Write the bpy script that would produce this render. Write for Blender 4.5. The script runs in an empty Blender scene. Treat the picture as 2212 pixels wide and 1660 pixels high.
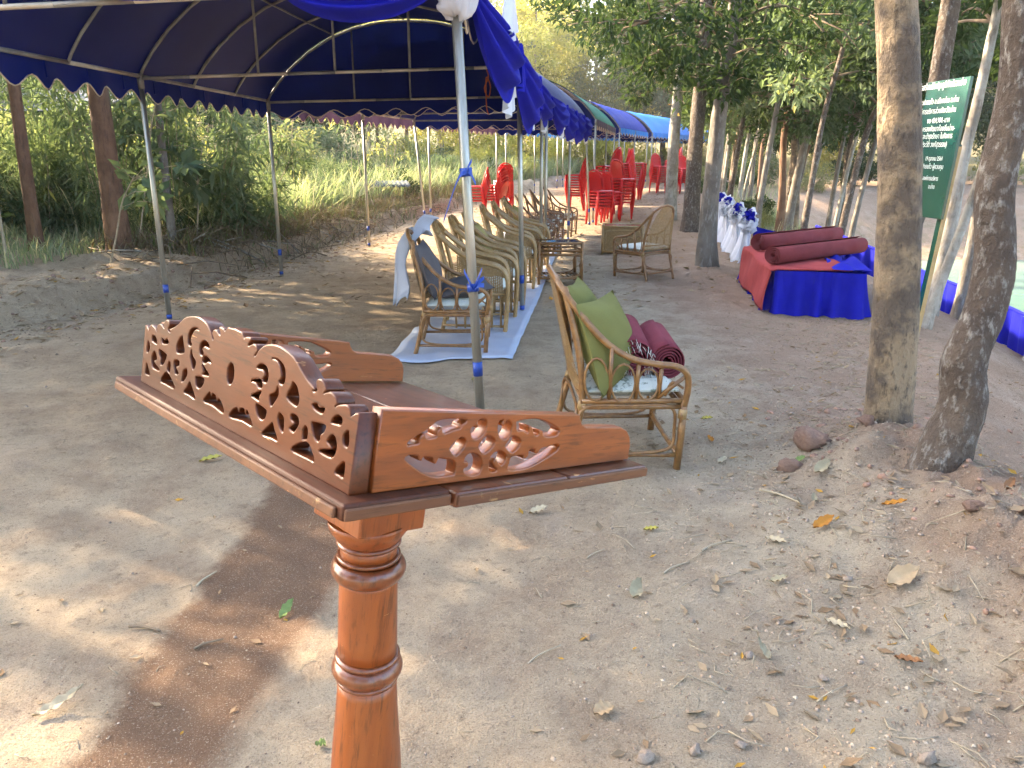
import bpy, math, random
import numpy as np
from mathutils import Vector, Matrix
rad = math.radians
SC = bpy.context.scene
COL = SC.collection

# ------------------------------------------------------------------ camera, sky, sun, exposure
CAM_Z = 1.45
cam_d = bpy.data.cameras.new('camera'); cam = bpy.data.objects.new('camera', cam_d); COL.objects.link(cam)
cam.location = (0, 0, CAM_Z); cam.rotation_euler = (rad(90 - 15.8), 0, 0)
cam_d.sensor_width = 36; cam_d.lens = 36 * 1662 / 2212; cam_d.clip_start = 0.05; cam_d.clip_end = 2000
SC.camera = cam
SUN_AZ = rad(-60); SUN_EL = rad(27)
SUN_DIR = Vector((math.sin(SUN_AZ) * math.cos(SUN_EL), math.cos(SUN_AZ) * math.cos(SUN_EL), math.sin(SUN_EL)))
world = bpy.data.worlds.new('World'); SC.world = world; world.use_nodes = True
wn = world.node_tree; bg = wn.nodes['Background']
sky = wn.nodes.new('ShaderNodeTexSky'); sky.sky_type = 'NISHITA'; sky.sun_disc = False
sky.sun_elevation = SUN_EL; sky.sun_rotation = SUN_AZ; sky.air_density = 1.0; sky.dust_density = 3.0; sky.ozone_density = 0.6
wn.links.new(sky.outputs[0], bg.inputs[0]); bg.inputs[1].default_value = 0.15
sun_d = bpy.data.lights.new('sun', 'SUN'); sun_d.energy = 3.9; sun_d.angle = rad(0.6); sun_d.color = (1.0, 0.80, 0.55)
sun = bpy.data.objects.new('sun', sun_d); COL.objects.link(sun)
sun.rotation_euler = (-SUN_DIR).to_track_quat('-Z', 'Y').to_euler()
SC.view_settings.view_transform = 'Standard'; SC.view_settings.look = 'None'; SC.view_settings.gamma = 1
SC.view_settings.use_curve_mapping = False; SC.view_settings.exposure = 2.98
SC.render.engine = 'CYCLES'
SC.cycles.use_adaptive_sampling = True; SC.cycles.adaptive_threshold = .03; SC.cycles.max_bounces = 4; SC.cycles.diffuse_bounces = 2; SC.cycles.glossy_bounces = 2
SC.cycles.transmission_bounces = 4; SC.cycles.transparent_max_bounces = 4
SC.cycles.sample_clamp_indirect = 6; SC.cycles.volume_bounces = 0; SC.cycles.use_light_tree = False; SC.cycles.use_denoising = True
SC.cycles.caustics_reflective = False; SC.cycles.caustics_refractive = False

# ------------------------------------------------------------------ small maths
def ss(a, b, x):
    t = np.clip((np.asarray(x, float) - a) / (b - a), 0, 1); return t * t * (3 - 2 * t)
def _hash(ix, iy, seed):
    h = (ix.astype(np.int64) * 374761393 + iy.astype(np.int64) * 668265263 + seed * 974711) & 0x7fffffff
    h = ((h ^ (h >> 13)) * 1274126177) & 0x7fffffff
    return ((h ^ (h >> 16)) & 0xffff) / 65535.0
def vnoise(x, y, seed=0):
    x = np.asarray(x, float); y = np.asarray(y, float)
    ix = np.floor(x); iy = np.floor(y); fx = x - ix; fy = y - iy
    fx = fx * fx * (3 - 2 * fx); fy = fy * fy * (3 - 2 * fy)
    a = _hash(ix, iy, seed); b = _hash(ix + 1, iy, seed); c = _hash(ix, iy + 1, seed); d = _hash(ix + 1, iy + 1, seed)
    return (a + (b - a) * fx) * (1 - fy) + (c + (d - c) * fx) * fy - 0.5
def fbm(x, y, o=4, seed=0):
    r = 0; a = 1.0
    for k in range(o):
        r = r + a * vnoise(np.asarray(x) * 2 ** k, np.asarray(y) * 2 ** k, seed + k * 7); a *= 0.5
    return r
BANK_Y = [-60, 0, 3, 6.95, 8.98, 12.3, 16, 20, 26, 33, 42, 55, 90]
BANK_X = [-9, -6.2, -5.5, -4.75, -4.3, -3.85, -3.3, -2.7, -1.2, 1.0, 4.0, 7.0, 8]
EDGE_Y = [-60, 0, 2.5, 4, 6, 7.5, 10.5, 14, 20, 30, 45, 60, 90]
EDGE_X = [3.2, 1.95, 1.95, 2.3, 3.3, 3.85, 4.45, 5.0, 6.0, 8.0, 15, 22, 30]
def ground_z(x, y):
    x = np.asarray(x, float); y = np.asarray(y, float)
    z = 0.8 * ss(8, 48, y)
    xe = np.interp(y, BANK_Y, BANK_X) + 0.22 * fbm(y * 0.9, y * 0 + 3, 3, 5)
    d = xe - x
    z = z + 0.25 * ss(-0.14, 0.16, d + .10 * fbm(x * 2.2, y * 2.2, 3, 51)) + 0.05 * np.clip(d - 0.3, 0, 14) + ss(-.1, .5, d) * 0.20 * fbm(x * 1.3, y * 1.3, 5, 11)
    xr = np.interp(y, EDGE_Y, EDGE_X)
    e = np.clip(x - xr, 0, None)
    drop = 0.45 * (np.sqrt(e * e + 0.16) - 0.4)
    drop = np.minimum(drop, 2.7) * (1 - ss(29, 37, y + 0.05 * x)) * (1 - ss(26, 40, x))
    z = z - drop + ss(0, .4, e) * 0.06 * fbm(x * 1.5, y * 1.5, 3, 17)
    for (mx, my, mr, mh) in [(1.98, 3.75, .42, .16), (1.92, 3.2, .36, .12), (1.84, 2.65, .52, .20), (1.95, 2.05, .50, .18), (1.58, 3.45, .25, .11), (2.0, 1.6, .4, .18), (2.77, 11.14, .5, .08)]:
        q = ((x - mx) ** 2 + (y - my) ** 2) / mr ** 2
        z = z + mh * np.exp(-q) * (1 + 0.6 * fbm(x * 6, y * 6, 4, 23))
    far = np.clip(y - 58, 0, 60); z = z + 0.14 * far * (1 - np.exp(-far / 30))
    lf = np.clip(-13 - x, 0, 50); z = z + 0.10 * lf * (1 - np.exp(-lf / 8)) * ss(0, 12, y)
    near = 1 - ss(9, 30, y)
    z = z + near * (0.045 * fbm(x * 0.7, y * 0.7, 2, 31) + 0.020 * fbm(x * 4.5, y * 4.5, 3, 37) + 0.010 * fbm(x * 13, y * 11, 3, 41) + ss(.4, 1.6, x) * .014 * fbm(x * 9, y * 9, 3, 43))
    return z
def gz(x, y): return float(ground_z(x, y))

# ------------------------------------------------------------------ scene graph helpers
def thing(name, label, cat, loc=(0, 0, 0), rotz=0.0, group=None):
    o = bpy.data.objects.new(name, None); COL.objects.link(o)
    o.location = loc; o.rotation_euler = (0, 0, rotz); o.empty_display_size = 0.1
    o['label'] = label; o['category'] = cat
    if group: o['group'] = group
    return o
def tag(o, label=None, cat=None, group=None, kind=None):
    if label: o['label'] = label
    if cat: o['category'] = cat
    if group: o['group'] = group
    if kind: o['kind'] = kind
    return o
def copy_tree(o, parent=None):
    c = o.copy(); COL.objects.link(c); c.parent = parent
    for ch in o.children: copy_tree(ch, c)
    return c
def link_mesh(name, me, parent=None):
    o = bpy.data.objects.new(name, me); COL.objects.link(o)
    if parent: o.parent = parent
    return o

def smooth_path(pts, k=5, closed=False):
    P = [Vector(p) for p in pts]; n = len(P); out = []
    rng = range(n) if closed else range(n - 1)
    for i in rng:
        if closed: p0, p1, p2, p3 = P[(i - 1) % n], P[i], P[(i + 1) % n], P[(i + 2) % n]
        else: p0, p1, p2, p3 = P[max(i - 1, 0)], P[i], P[i + 1], P[min(i + 2, n - 1)]
        for j in range(k):
            t = j / k
            out.append(0.5 * ((2 * p1) + (p2 - p0) * t + (2 * p0 - 5 * p1 + 4 * p2 - p3) * t * t + (3 * p1 - p0 - 3 * p2 + p3) * t ** 3))
    if not closed: out.append(P[-1].copy())
    return out

class MB:
    def __init__(s): s.v = []; s.f = []; s.sm = []
    def box(s, c, d, R=None):
        b = len(s.v); c = Vector(c)
        for x in (-.5, .5):
            for y in (-.5, .5):
                for z in (-.5, .5):
                    p = Vector((x * d[0], y * d[1], z * d[2]))
                    if R is not None: p = R @ p
                    s.v.append(tuple(c + p))
        for q in ((0, 1, 3, 2), (4, 6, 7, 5), (0, 4, 5, 1), (2, 3, 7, 6), (0, 2, 6, 4), (1, 5, 7, 3)):
            s.f.append(tuple(b + i for i in q)); s.sm.append(False)
        return s
    def tube(s, pts, r, n=8, closed=False, caps=True, wob=0, seed=0):
        P = [Vector(p) for p in pts]; m = len(P); b = len(s.v)
        rr = r if isinstance(r, (list, tuple)) else [r] * m
        T = []
        for i in range(m):
            a = P[(i - 1) % m] if closed else P[max(i - 1, 0)]; c = P[(i + 1) % m] if closed else P[min(i + 1, m - 1)]
            d = c - a; T.append(d.normalized() if d.length > 1e-9 else Vector((0, 0, 1)))
        ref = Vector((0, 0, 1)) if abs(T[0].z) < 0.9 else Vector((1, 0, 0))
        N = (ref - T[0] * ref.dot(T[0])).normalized(); rnd = random.Random(seed)
        for i in range(m):
            N = (N - T[i] * N.dot(T[i])).normalized(); B = T[i].cross(N)
            for j in range(n):
                a = 2 * math.pi * j / n; k = rr[i] * (1 + (wob * (rnd.random() - .5) if wob else 0))
                s.v.append(tuple(P[i] + N * (k * math.cos(a)) + B * (k * math.sin(a))))
        for i in range(m if closed else m - 1):
            for j in range(n):
                i2 = (i + 1) % m; j2 = (j + 1) % n
                s.f.append((b + i * n + j, b + i * n + j2, b + i2 * n + j2, b + i2 * n + j)); s.sm.append(True)
        if caps and not closed:
            s.f.append(tuple(b + j for j in range(n))[::-1]); s.sm.append(False)
            s.f.append(tuple(b + (m - 1) * n + j for j in range(n))); s.sm.append(False)
        return s
    def lathe(s, prof, n=24, o=(0, 0, 0), axis=(0, 0, 1)):
        ax = Vector(axis).normalized(); ref = Vector((1, 0, 0)) if abs(ax.x) < .9 else Vector((0, 1, 0))
        U = (ref - ax * ref.dot(ax)).normalized(); W = ax.cross(U); o = Vector(o); b = len(s.v); m = len(prof)
        for r, h in prof:
            for j in range(n):
                a = 2 * math.pi * j / n; s.v.append(tuple(o + ax * h + U * (r * math.cos(a)) + W * (r * math.sin(a))))
        for i in range(m - 1):
            for j in range(n):
                j2 = (j + 1) % n; s.f.append((b + i * n + j, b + i * n + j2, b + (i + 1) * n + j2, b + (i + 1) * n + j)); s.sm.append(True)
        s.f.append(tuple(b + j for j in range(n))[::-1]); s.sm.append(False)
        s.f.append(tuple(b + (m - 1) * n + j for j in range(n))); s.sm.append(False)
        return s
    def grid(s, fn, nu, nv, u0=0, u1=1, v0=0, v1=1, smooth=True):
        b = len(s.v)
        for i in range(nu + 1):
            for j in range(nv + 1):
                s.v.append(tuple(fn(u0 + (u1 - u0) * i / nu, v0 + (v1 - v0) * j / nv)))
        for i in range(nu):
            for j in range(nv):
                a = b + i * (nv + 1) + j; s.f.append((a, a + nv + 1, a + nv + 2, a + 1)); s.sm.append(smooth)
        return s
    def poly(s, pts, smooth=False):
        b = len(s.v); s.v += [tuple(p) for p in pts]; s.f.append(tuple(range(b, b + len(pts)))); s.sm.append(smooth); return s
    def mesh(s, name, mat):
        me = bpy.data.meshes.new(name); me.from_pydata(s.v, [], s.f)
        me.polygons.foreach_set('use_smooth', s.sm); me.materials.append(mat); me.update(); return me
    def build(s, name, mat, parent=None):
        return link_mesh(name, s.mesh(name, mat), parent)
def solidify(o, t, off=0.0):
    m = o.modifiers.new('thickness', 'SOLIDIFY'); m.thickness = t; m.offset = off; return o
def bevel(o, w, seg=2, ang=35):
    m = o.modifiers.new('bevel', 'BEVEL'); m.width = w; m.segments = seg; m.limit_method = 'ANGLE'; m.angle_limit = rad(ang); return o
def subsurf(o, l=1):
    m = o.modifiers.new('subsurf', 'SUBSURF'); m.levels = l; m.render_levels = l; return o
def np_mesh(name, V, F, mat, smooth=True, attr=None):
    """V (n,3), F (m,k) arrays -> mesh"""
    me = bpy.data.meshes.new(name); V = np.asarray(V, np.float32); F = np.asarray(F, np.int32); m, k = F.shape
    me.vertices.add(len(V)); me.vertices.foreach_set('co', V.ravel())
    me.loops.add(m * k); me.loops.foreach_set('vertex_index', F.ravel())
    me.polygons.add(m); me.polygons.foreach_set('loop_start', np.arange(0, m * k, k, dtype=np.int32))
    me.polygons.foreach_set('loop_total', np.full(m, k, np.int32))
    me.polygons.foreach_set('use_smooth', np.full(m, smooth, bool))
    if attr is not None:
        a = me.attributes.new('rnd', 'FLOAT', 'POINT'); a.data.foreach_set('value', np.asarray(attr, np.float32))
    me.materials.append(mat); me.update(calc_edges=True); return me

# ------------------------------------------------------------------ materials
def new_mat(name):
    m = bpy.data.materials.new(name); m.use_nodes = True; nt = m.node_tree
    return m, nt, nt.nodes['Principled BSDF']
def N(nt, t, **kw):
    n = nt.nodes.new(t)
    for k, v in kw.items():
        if k.startswith('i_'): n.inputs[k[2:].replace('_', ' ')].default_value = v
        else: setattr(n, k, v)
    return n
def c4(c): return (c[0], c[1], c[2], 1)
def mixc(nt, fac, a, b, mode='MIX'):
    m = N(nt, 'ShaderNodeMix', data_type='RGBA', blend_type=mode)
    for sock, val in ((m.inputs[0], fac), (m.inputs[6], a), (m.inputs[7], b)):
        if hasattr(val, 'is_output'): nt.links.new(val, sock)
        elif isinstance(val, (int, float)): sock.default_value = val
        else: sock.default_value = c4(val)
    return m.outputs[2]
def noise(nt, scale, detail=4, rough=.55, coord='Object', stretch=None, dist=0):
    tc = N(nt, 'ShaderNodeTexCoord'); n = N(nt, 'ShaderNodeTexNoise'); n.inputs['Scale'].default_value = scale
    n.inputs['Detail'].default_value = detail; n.inputs['Roughness'].default_value = rough; n.inputs['Distortion'].default_value = dist
    src = tc.outputs[coord]
    if stretch:
        mp = N(nt, 'ShaderNodeMapping'); mp.inputs['Scale'].default_value = stretch; nt.links.new(src, mp.inputs[0]); src = mp.outputs[0]
    nt.links.new(src, n.inputs['Vector']); return n.outputs[0]
def ramp(nt, fac, a, b):
    r = N(nt, 'ShaderNodeMapRange'); r.inputs[1].default_value = a; r.inputs[2].default_value = b; r.clamp = True
    nt.links.new(fac, r.inputs[0]); return r.outputs[0]
def add_bump(nt, p, h, strength=.3, dist=.01, prev=None):
    b = N(nt, 'ShaderNodeBump'); b.inputs['Strength'].default_value = strength; b.inputs['Distance'].default_value = dist
    nt.links.new(h, b.inputs['Height'])
    if prev is not None: nt.links.new(prev, b.inputs['Normal'])
    nt.links.new(b.outputs[0], p.inputs['Normal']); return b.outputs[0]
def basic(name, c1, c2=None, scale=8, rough=.6, metal=0, bump=0, bscale=40, bdist=.004, stretch=None, coat=0, lo=.35, hi=.65, sheen=0, spec=None):
    m, nt, p = new_mat(name); p.inputs['Roughness'].default_value = rough; p.inputs['Metallic'].default_value = metal
    p.inputs['Base Color'].default_value = c4(c1)
    if c2 is not None:
        f = ramp(nt, noise(nt, scale, 5, .6, stretch=stretch), lo, hi); nt.links.new(mixc(nt, f, c1, c2), p.inputs['Base Color'])
    if bump: add_bump(nt, p, noise(nt, bscale, 4, .6, stretch=stretch), bump, bdist)
    if coat: p.inputs['Coat Weight'].default_value = coat; p.inputs['Coat Roughness'].default_value = .15
    if sheen: p.inputs['Sheen Weight'].default_value = sheen; p.inputs['Sheen Roughness'].default_value = .4
    if spec is not None: p.inputs['Specular IOR Level'].default_value = spec
    return m
def leafmat(name, c1, c2, c3=None, trans=.4, rough=.45, p3=.93):
    m, nt, p = new_mat(name); nt.nodes.remove(p); out = nt.nodes['Material Output']
    at = N(nt, 'ShaderNodeAttribute', attribute_name='rnd'); oi = N(nt, 'ShaderNodeObjectInfo')
    col = mixc(nt, at.outputs['Fac'], c1, c2)
    if c3 is not None:
        g = N(nt, 'ShaderNodeMath', operation='GREATER_THAN'); nt.links.new(at.outputs['Fac'], g.inputs[0]); g.inputs[1].default_value = p3
        col = mixc(nt, g.outputs[0], col, c3)
    v = N(nt, 'ShaderNodeHueSaturation'); r = ramp(nt, oi.outputs['Random'], 0, 1)
    mr = N(nt, 'ShaderNodeMapRange'); mr.inputs[3].default_value = .8; mr.inputs[4].default_value = 1.2; nt.links.new(r, mr.inputs[0])
    nt.links.new(mr.outputs[0], v.inputs['Value']); nt.links.new(col, v.inputs['Color'])
    d = N(nt, 'ShaderNodeBsdfDiffuse'); t = N(nt, 'ShaderNodeBsdfTranslucent'); 
    tb = mixc(nt, 1.0, v.outputs[0], (1.22, 1.25, .72), 'MULTIPLY')
    nt.links.new(v.outputs[0], d.inputs[0]); nt.links.new(tb, t.inputs[0])
    m1 = N(nt, 'ShaderNodeMixShader'); m1.inputs[0].default_value = trans; nt.links.new(d.outputs[0], m1.inputs[1]); nt.links.new(t.outputs[0], m1.inputs[2])
    nt.links.new(m1.outputs[0], out.inputs[0]); return m
def cloth(name, c1, c2, trans=.08, rough=.8, scale=3, bump=.15, bscale=60):
    m, nt, p = new_mat(name); p.inputs['Roughness'].default_value = rough; p.inputs['Specular IOR Level'].default_value = .15
    f = ramp(nt, noise(nt, scale, 4), .35, .65); col = mixc(nt, f, c1, c2); nt.links.new(col, p.inputs['Base Color'])
    add_bump(nt, p, noise(nt, bscale, 3), bump, .004)
    if trans:
        t = N(nt, 'ShaderNodeBsdfTranslucent'); nt.links.new(col, t.inputs[0]); mx = N(nt, 'ShaderNodeMixShader'); mx.inputs[0].default_value = trans
        nt.links.new(p.outputs[0], mx.inputs[1]); nt.links.new(t.outputs[0], mx.inputs[2]); nt.links.new(mx.outputs[0], nt.nodes['Material Output'].inputs[0])
    return m
MT = {}
def wood_mat(name, c1, c2, stretch, rough=.38, coat=.30, worn=False, spec=.5):
    m, nt, p = new_mat(name); p.inputs['Specular IOR Level'].default_value = spec
    g = noise(nt, 3.0, 8, .62, stretch=stretch, dist=.6); f = ramp(nt, g, .32, .70); col = mixc(nt, f, c1, c2)
    g2 = noise(nt, 5.5, 6, .7, stretch=tuple(k * 2.2 for k in stretch)); col = mixc(nt, ramp(nt, g2, .52, .66), col, tuple(k * .42 for k in c1))
    if worn:
        w = ramp(nt, noise(nt, 26, 6, .7), .60, .70); col = mixc(nt, w, col, (.42, .27, .12))
    sc = ramp(nt, noise(nt, 14, 3, .8, stretch=(1, 1, 9)), .70, .73); col = mixc(nt, sc, col, (.50, .26, .11))
    nt.links.new(col, p.inputs['Base Color'])
    r = N(nt, 'ShaderNodeMapRange'); r.inputs[3].default_value = rough - .08; r.inputs[4].default_value = rough + .18
    nt.links.new(noise(nt, 9, 4), r.inputs[0]); nt.links.new(r.outputs[0], p.inputs['Roughness'])
    p.inputs['Coat Weight'].default_value = coat; p.inputs['Coat Roughness'].default_value = .10
    add_bump(nt, p, g2, .08, .002); return m
MT['wood'] = wood_mat('varnished_wood', (.285, .076, .014), (.16, .040, .009), (1.2, 14, 14))
MT['wood_front_shaded'] = wood_mat('varnished_wood_shaded', (.105, .027, .007), (.066, .016, .005), (14, 1.2, 14), rough=.36, coat=.15, spec=.3)  # varnished wood again, darkened: the front panel's shade is in the colour
MT['wood_board'] = wood_mat('board_wood', (.13, .038, .013), (.065, .019, .008), (16, 1.0, 16), rough=.30, spec=.4)
MT['wood_ledge'] = wood_mat('ledge_wood', (.085, .024, .009), (.050, .014, .006), (16, 1.0, 16), rough=.5, coat=0, spec=.28)
MT['wood_edge'] = wood_mat('worn_board_wood', (.15, .062, .024), (.10, .038, .016), (1.2, 12, 12), rough=.6, coat=0, worn=True)
MT['wood_post'] = wood_mat('turned_wood', (.305, .080, .014), (.205, .049, .010), (9, 9, .8))
MT['wood_ring'] = wood_mat('dark_turned_wood', (.21, .056, .014), (.13, .033, .010), (9, 9, 3), rough=.26, coat=.6)
def steel_mat():
    m, nt, p = new_mat('galvanised_steel'); f = noise(nt, 22, 5, .6, stretch=(1, 1, .12))
    nt.links.new(mixc(nt, ramp(nt, f, .35, .7), (.50, .49, .44), (.30, .29, .25)), p.inputs['Base Color'])
    p.inputs['Metallic'].default_value = .75; p.inputs['Roughness'].default_value = .38; return m
MT['steel'] = steel_mat()
MT['rib'] = basic('grey_painted_tube', (.30, .29, .26), (.17, .16, .16), 6, .55, .3)
MT['beam'] = basic('worn_white_tube', (.62, .60, .52), (.40, .33, .24), 3, .5, .2)
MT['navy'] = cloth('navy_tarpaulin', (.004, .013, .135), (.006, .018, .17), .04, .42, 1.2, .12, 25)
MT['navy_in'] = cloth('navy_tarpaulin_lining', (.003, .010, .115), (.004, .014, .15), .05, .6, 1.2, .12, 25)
MT['purple'] = cloth('plum_tarpaulin', (.10, .06, .12), (.07, .045, .10), .1, .5, 1.2, .1, 25)
MT['green_tarp'] = cloth('green_tarpaulin', (.008, .17, .095), (.012, .21, .12), .06, .6, 1.2, .1, 25)
MT['blue_tarp'] = cloth('blue_tarpaulin', (.008, .028, .30), (.012, .04, .36), .06, .6, 1.5, .15, 20)
MT['sky_tarp'] = cloth('light_blue_tarpaulin', (.035, .24, .78), (.06, .30, .85), .1, .5, 1.5, .35, 5)
MT['trim'] = basic('cream_piping', (.62, .52, .40), (.5, .4, .3), 20, .7)
MT['tape'] = basic('blue_tape', (.015, .05, .30), (.02, .07, .38), 20, .4)
MT['rope'] = basic('orange_rope', (.55, .12, .03), None, rough=.7)
MT['royal'] = cloth('royal_blue_velvet', (.006, .008, .29), (.009, .011, .36), .06, .75, 4, .1, 80)
MT['royal'].node_tree.nodes['Principled BSDF'].inputs['Specular IOR Level'].default_value = .15
MT['white_cloth'] = cloth('white_satin', (.78, .80, .86), (.70, .73, .82), .25, .6, 3, .08, 60)
MT['plastic_bag'] = cloth('white_plastic_bag', (.80, .78, .80), (.72, .70, .73), .45, .35, 6, .3, 18)
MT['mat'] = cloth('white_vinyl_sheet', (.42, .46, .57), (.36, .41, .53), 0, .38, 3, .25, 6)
def cane(name, a, b): return basic(name, a, b, 26, .38, 0, .12, 60, .003, stretch=(1, 1, 1), coat=.25)
MT['cane'] = cane('honey_rattan', (.27, .135, .042), (.16, .072, .022))
MT['cane_tan'] = cane('pale_rattan', (.38, .25, .105), (.28, .165, .062))
MT['cane_dark'] = cane('dark_rattan', (.20, .10, .045), (.12, .058, .026))
MT['wicker'] = basic('wicker_weave', (.40, .26, .11), (.26, .155, .06), 40, .55)
MT['seat'] = cloth('white_cushion', (.70, .72, .66), (.60, .63, .58), 0, .7, 6, .1, 40)
def floral():
    m, nt, p = new_mat('floral_cushion'); p.inputs['Roughness'].default_value = .7
    f = ramp(nt, noise(nt, 28, 5, .6), .54, .6); nt.links.new(mixc(nt, f, (.62, .64, .58), (.22, .25, .20)), p.inputs['Base Color']); return m
MT['floral'] = floral()
MT['grey_pillow'] = cloth('grey_fabric', (.115, .105, .11), (.09, .082, .09), 0, .9, 5, .2, 120)
MT['green_pillow'] = cloth('olive_green_fabric', (.175, .172, .055), (.145, .142, .045), 0, .85, 5, .3, 150)
MT['yellow_pillow'] = cloth('mustard_fabric', (.36, .31, .12), (.30, .26, .10), 0, .85, 5, .3, 150)
MT['maroon'] = cloth('maroon_woven_mat', (.20, .040, .055), (.15, .028, .040), 0, .85, 8, .4, 160)
MT['carpet'] = cloth('red_carpet', (.34, .060, .060), (.26, .042, .045), 0, .95, 4, .3, 140)
MT['carpet_back'] = cloth('dark_red_carpet', (.20, .045, .050), (.155, .034, .038), 0, .95, 4, .3, 140)
MT['cardboard'] = basic('cardboard_tube', (.50, .30, .10), (.42, .24, .08), 10, .8)
MT['fringe'] = basic('white_fringe', (.70, .66, .60), None, rough=.9)
MT['red'] = basic('red_plastic', (.72, .016, .018), (.64, .012, .014), 3, .3, 0, coat=.2)
MT['glass'] = basic('dark_table_glass', (.03, .05, .055), None, rough=.04)
MT['sign_green'] = basic('green_enamel_sign', (.006, .058, .042), (.008, .070, .052), 2, .22, 0, coat=.4)
MT['sign_wood'] = basic('raw_wood_edge', (.45, .32, .14), (.36, .24, .10), 12, .7)
MT['letter'] = basic('white_paint', (.80, .82, .80), None, rough=.5)
MT['tin'] = basic('weathered_tin', (.085, .10, .115), (.06, .075, .085), 4, .9, 0)
def bark(name, a, b, c, s1=3, s2=26, bump=.7, vstretch=.25, lo=.4, hi=.6):
    m, nt, p = new_mat(name); p.inputs['Roughness'].default_value = .9
    big = ramp(nt, noise(nt, s1, 5, .65), lo, hi); col = mixc(nt, big, a, b)
    fine = noise(nt, s2, 6, .7, stretch=(1, 1, vstretch)); col = mixc(nt, ramp(nt, fine, .52, .68), col, c)
    nt.links.new(col, p.inputs['Base Color'])
    pr = add_bump(nt, p, fine, bump, .02); add_bump(nt, p, noise(nt, s2 * .35, 5, .7, stretch=(1, 1, vstretch * 1.5)), bump, .04, pr); return m
MT['bark_tan'] = bark('bark_flaking_tan', (.32, .235, .145), (.125, .096, .072), (.070, .054, .040), 3.4, 30, 1.0, .45, .44, .56)
MT['bark_dark'] = bark('bark_rough_dark', (.115, .085, .062), (.070, .050, .038), (.29, .27, .24), 5, 34, 1.0, .5)
MT['bark_grey'] = bark('bark_grey', (.19, .165, .135), (.12, .10, .08), (.30, .28, .245), 3, 22)
MT['bark_pale'] = bark('bark_pale', (.40, .38, .33), (.24, .21, .17), (.14, .12, .095), 4, 18, .4)
MT['bark_brown'] = bark('bark_brown', (.21, .115, .065), (.135, .072, .042), (.09, .05, .032), 3, 22, .7, .2)
MT['twig'] = basic('twig', (.22, .16, .10), (.14, .10, .065), 12, .9)
MT['stalk'] = basic('dry_stalk', (.40, .33, .22), (.28, .23, .16), 12, .9)
MT['lf_dark'] = leafmat('leaves_dark_green', (.034, .056, .026), (.066, .098, .040), (.34, .20, .05), .34, .35, .985)
MT['lf_mid'] = leafmat('leaves_mid_green', (.095, .138, .080), (.17, .21, .125), (.40, .35, .12), .38, .4, .97)
MT['lf_sunlit'] = leafmat('leaves_sunlit_yellow', (.34, .33, .09), (.56, .49, .18), (.68, .58, .28), .5, .5, .85)  # leaf colour brightened and yellowed to carry the far foliage's sun glow
MT['lf_olive'] = leafmat('leaves_olive', (.19, .21, .10), (.32, .32, .17), (.44, .40, .22), .45, .5, .9)
MT['lf_bamboo'] = leafmat('leaves_bamboo', (.105, .15, .085), (.19, .235, .14), (.36, .36, .12), .36, .4, .96)
MT['grass'] = leafmat('grass_blades', (.20, .25, .15), (.34, .38, .24), (.54, .49, .35), .45, .5, .80)
MT['dry'] = leafmat('dry_litter', (.26, .17, .10), (.42, .33, .22), (.50, .28, .06), .15, .6, .93)
MT['brush'] = leafmat('dead_brush', (.16, .12, .08), (.30, .24, .16), (.16, .20, .07), .2, .7, .8)
MT['stone'] = basic('stone', (.36, .285, .22), (.27, .205, .155), 9, .9, 0, .6, 25, .01)
MT['clod'] = basic('earth_clod', (.34, .21, .15), (.25, .15, .105), 9, .95, 0, .9, 22, .02)
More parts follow.
